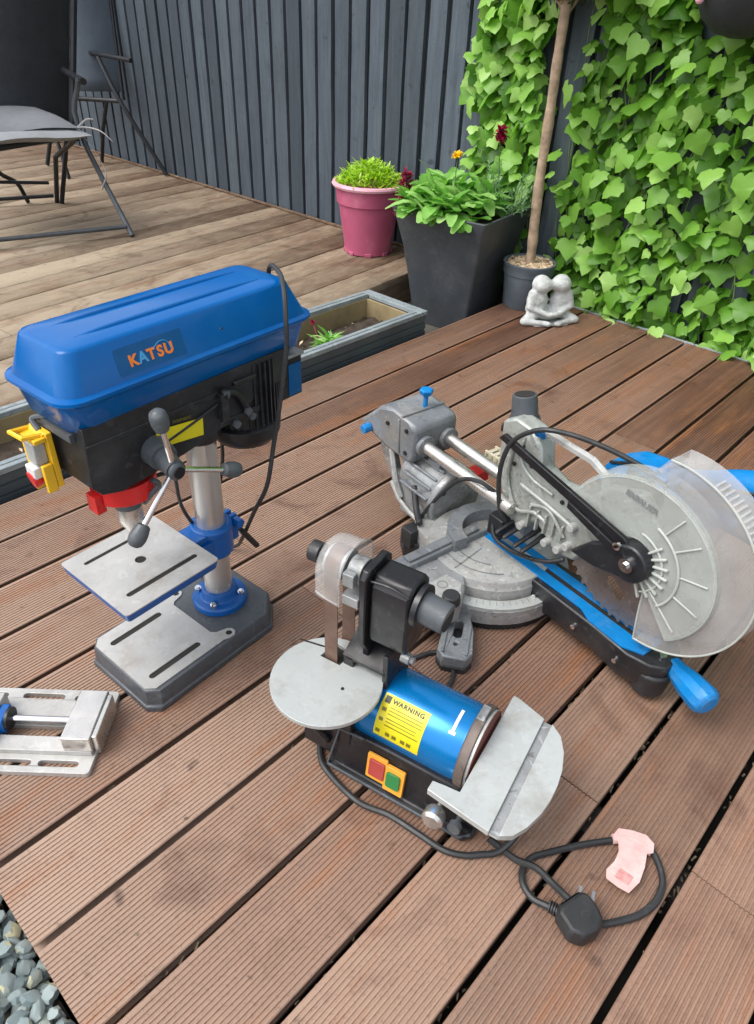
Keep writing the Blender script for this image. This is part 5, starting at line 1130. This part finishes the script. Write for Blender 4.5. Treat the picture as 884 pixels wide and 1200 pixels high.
# ================================================================== STATUE (two seated figures leaning together)
st_scale = 1.12
st_ = empty('garden_statue', (2.175, 1.195, 0), R(-132+90+8), 'small white stone statue of two seated figures with heads touching, beside the grey pot', 'statue')
mbd = bpy.data.metaballs.new('figures'); mbd.resolution = .006; mbd.render_resolution = .004; mbd.threshold = .35
mbo = bpy.data.objects.new('figures_meta', mbd); col.objects.link(mbo)
def ball(x, y, z, r, sx=1, sy=1, sz=1):
    e_ = mbd.elements.new(type='ELLIPSOID'); e_.co = (x, y, z); e_.radius = r*1.45; e_.size_x, e_.size_y, e_.size_z = sx, sy, sz
def limb(a, b, r0, r1, n=6):
    for i in range(n+1):
        t = i/n; ball(*(Vector(a).lerp(Vector(b), t)), r0+(r1-r0)*t)
for s_ in (-1, 1):
    # local: -y faces the viewer; x across
    ball(s_*.029, .004, .136, .031, 1, 1, .95)            # head
    ball(s_*.032, .010, .150, .020)                         # hair
    ball(s_*.010, -.008, .137, .012)                        # face turned to the other
    ball(s_*.050, .006, .142, .009)                         # ear
    ball(s_*.036, .006, .080, .033, 1, .85, 1.15)            # torso
    ball(s_*.034, .008, .045, .034, 1, .9, .8)              # hips
    limb((s_*.054, .0, .108), (s_*.062, -.012, .062), .014, .0115)      # upper arm
    limb((s_*.062, -.012, .060), (s_*.012, -.040, .040), .0105, .009)    # forearm
    limb((s_*.045, -.004, .030), (s_*.078, -.022, .014), .017, .013)     # thigh
    limb((s_*.080, -.024, .012), (s_*.020, -.044, .012), .012, .009)     # shin, crossed
    ball(s_*.016, -.048, .010, .011, 1.2, 1, .8)            # foot
    ball(s_*.006, -.044, .044, .009)                        # hand
ball(0, -.004, .028, .03, 1.3, .9, .6)
dg = bpy.context.evaluated_depsgraph_get(); me = bpy.data.meshes.new_from_object(mbo.evaluated_get(dg)); bpy.data.objects.remove(mbo)
me.materials.clear(); me.materials.append(M['statue']); me.shade_smooth(); me.name = 'figures'
inst('figures', me, st_, sc=(st_scale*1.06, st_scale, .94))
m = MB(); m.prism(rect(-.07, .07, -.05, .03, .02, 4), 0, .008); m.build('plinth', M['statue'], st_, .002)

# ================================================================== IVY
IX = FX-.03
def leaf_mesh(seed, back=False):
    rd = random.Random(seed); J = lambda s=.04: rd.uniform(-s, s)
    # three lobed vine leaf, base at origin, tip towards -z, face towards -x; width ~1, length ~1
    out = [(0, 0), (.14+J(), .13), (.33+J(), .12+J()), (.52+J(), -.02+J()), (.52+J(), -.16), (.61+J(), -.35+J()), (.45+J(), -.44+J()), (.34, -.54+J()), (.22+J(), -.76), (0+J(.03), -.96+J()),
           (-.22+J(), -.76), (-.34, -.54+J()), (-.45+J(), -.44+J()), (-.61+J(), -.35+J()), (-.52+J(), -.16), (-.52+J(), -.02+J()), (-.33+J(), .12+J()), (-.14+J(), .13)]
    mid = [(0, -.18), (0, -.45), (0, -.72)]
    pts = out+mid; n = len(out)
    def z3(y, z):
        r2 = y*y; return (.10+.05*(seed % 4))*abs(y)**1.3+(.15+.09*(seed % 3))*(max(0, -z-.25))**2+.10*math.sin(y*9+seed)*abs(y)
    vs_ = [(z3(y, z)-(0.02 if y == 0 else 0), y, z) for y, z in pts]
    a, b, c = n, n+1, n+2
    fs_ = [(0, 1, a), (1, 2, a), (2, 3, a), (3, 4, a), (4, b, a), (4, 5, b), (5, 6, b), (6, 7, b), (7, c, b), (7, 8, c), (8, 9, c), (9, 10, c), (10, 11, c), (11, b, c), (11, 12, b), (12, 13, b), (13, 14, b), (14, a, b), (14, 15, a), (15, 16, a), (16, 17, a), (17, 0, a)]
    mm = MB(); mm.add(vs_, fs_)
    return mm
LV = [leaf_mesh(i) for i in range(10)]
LM = [l.mesh('leaf', M['ivy'], smooth=True, ang=180) for l in LV]
HOLES = [(.700, .215, .045, .12), (.845, .10, .05, .06), (.62, .30, .04, .10), (.955, .86, .06, .07), (.74, .75, .04, .05)]
def inhole(y, z):
    return any(((y-a)/c)**2+((z-b)/d)**2 < 1 for a, b, c, d in HOLES)
def leafrot():
    # tilt the blade up towards the light, small yaw and roll
    return Euler((random.gauss(0, .42), random.uniform(-.1, 1.15), random.gauss(0, .6)), 'ZYX')
def ivy(label, loc, y0, y1, z0, z1, nleaf, nback, edge, extra=None, dens=.03):
    root = empty('climbing_vine', loc, 0, label, 'climbing plant', 'vines climbing the fence')
    placed = []; tries = 0; rmin = dens
    while len(placed) < nleaf and tries < 60000:
        tries += 1
        y = random.uniform(y0, y1); z = z0+(z1-z0)*random.random()
        if inhole(y, z) or not edge(y, z): continue
        if math.sin(y*52+2.5*math.sin(z*5+y*7))+.9*math.sin(z*23+y*31) < -.75 and random.random() < .75: continue
        if all((y-a)**2+(z-b)**2 > rmin*rmin for a, b in placed): placed.append((y, z))
        if tries % 4000 == 0: rmin *= .93
    for y, z in placed:
        s_ = random.choice((random.uniform(.032, .052), random.uniform(.050, .068), random.uniform(.060, .078))); x = IX-random.uniform(.012, .10)
        inst('leaf', random.choice(LM), root, (x-loc[0], y-loc[1], z+.03-loc[2]), leafrot(), (s_, s_*random.uniform(.9, 1.1), s_))
    m = MB(); k = 0; tries = 0
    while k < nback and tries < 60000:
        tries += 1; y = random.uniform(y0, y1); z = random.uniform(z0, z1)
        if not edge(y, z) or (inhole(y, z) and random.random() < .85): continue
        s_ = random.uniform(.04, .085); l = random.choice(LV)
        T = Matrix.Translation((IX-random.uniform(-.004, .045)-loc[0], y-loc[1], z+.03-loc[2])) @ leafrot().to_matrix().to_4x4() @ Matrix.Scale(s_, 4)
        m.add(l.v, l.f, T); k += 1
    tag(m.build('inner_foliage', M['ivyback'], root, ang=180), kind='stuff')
    if extra:
        m = MB(); k = 0
        (ya, yb, za, zb), n_ = extra
        while k < n_:
            y = random.uniform(ya, yb); z = random.uniform(za, zb)
            if y0 <= y <= y1 and z0 <= z <= z1: continue
            s_ = random.uniform(.055, .09); l = random.choice(LV)
            T = Matrix.Translation((IX-random.uniform(0, .08)-loc[0], y-loc[1], z+.03-loc[2])) @ leafrot().to_matrix().to_4x4() @ Matrix.Scale(s_, 4)
            m.add(l.v, l.f, T); k += 1
        tag(m.build('outer_foliage', M['ivy'], root, ang=180), kind='stuff')
    m = MB()
    for i in range(int((y1-y0)*22)):
        y = random.uniform(y0+.03, y1-.03); pts_ = []; z = z0-.03
        while z < z1+.1:
            pts_.append((IX-random.uniform(.0, .03)-loc[0], y-loc[1], z-loc[2])); z += .12; y += random.gauss(0, .022); y = min(max(y, y0+.02), y1-.02)
        m.tube(pts_, .0022, 5, res=3)
    m.build('vine_stem', M['stem'], root)
    return root
ivy('dense bright green vine covering the fence to the right of the slim tree trunk', (2.44, .95, -.03), .52, 1.385, -.05, .96, 298, 600,
    lambda y, z: y < 1.385-.05*math.sin(z*9)+max(0, (.25-z))*.1 and not (y > 1.33 and z > .75 and random.random() < .6), ((-1.6, 1.36, -.03, 1.5), 2600), .032)
ivy('narrow hanging column of vine on the fence to the left of the slim tree trunk', (2.44, 1.62, -.03), 1.47, 1.80, -.02, 1.0, 200, 260,
    lambda y, z: y < 1.80-.06*(1-z)-.02*math.sin(z*17) and y > 1.475+.03*math.sin(z*11), ((1.46, 1.86, 1.0, 1.5), 300), .027)

# dark shrub hanging in at the top right corner
ds_ = empty('dark_hanging_pot', (2.28, .87, .925), 0, 'dark round hanging pot with a small pale bloom at the top right over the vine', 'hanging pot')
m = MB(); m.lathe([(.02, -.085), (.06, -.075), (.10, -.045), (.125, .0), (.135, .04), (.137, .05), (.130, .052), (.12, .03), (.002, .02)], c=(0, -.02, .01), n=32); m.build('pot_wall', M['fabricdark'], ds_, .002)
m = MB()
for a in (0, 2.1, 4.2): m.tube([(.13*math.cos(a), -.03+.13*math.sin(a), .08), (0, -.03, .45)], .0015, 5, res=1)
m.tube([(0, -.03, .44), (.08, -.03, .50), (.16, -.03, .48)], .005, 6); m.build('hanger', M['tube'], ds_)
m = MB()
for i in range(260):
    a = random.uniform(0, 6.28); r_ = random.uniform(.05, .14); blade_leaf(m, (r_*math.cos(a), -.03+r_*math.sin(a), .07+random.uniform(-.02, .04)), rdir(-.7, .8), .05, .02, .4)
tag(m.build('foliage', M['darkleaf'], ds_), kind='stuff')
m = MB(); m.ell((-.115, .055, .005), .011, 10, 7); m.build('flower', M['pinkrim'], ds_)

# white tub at the lower right edge
wt = empty('white_tub', (.588, -.168, 0), 0, 'white plastic tub, only its rounded edge showing at the lower right', 'tub')
m = MB(); m.lathe([(.055, .0), (.058, .002), (.064, .055), (.066, .056), (.066, .062), (.063, .063), (.061, .058), (.056, .006), (.002, .005)], n=40); m.build('tub_wall', M['whitelabel'], wt)
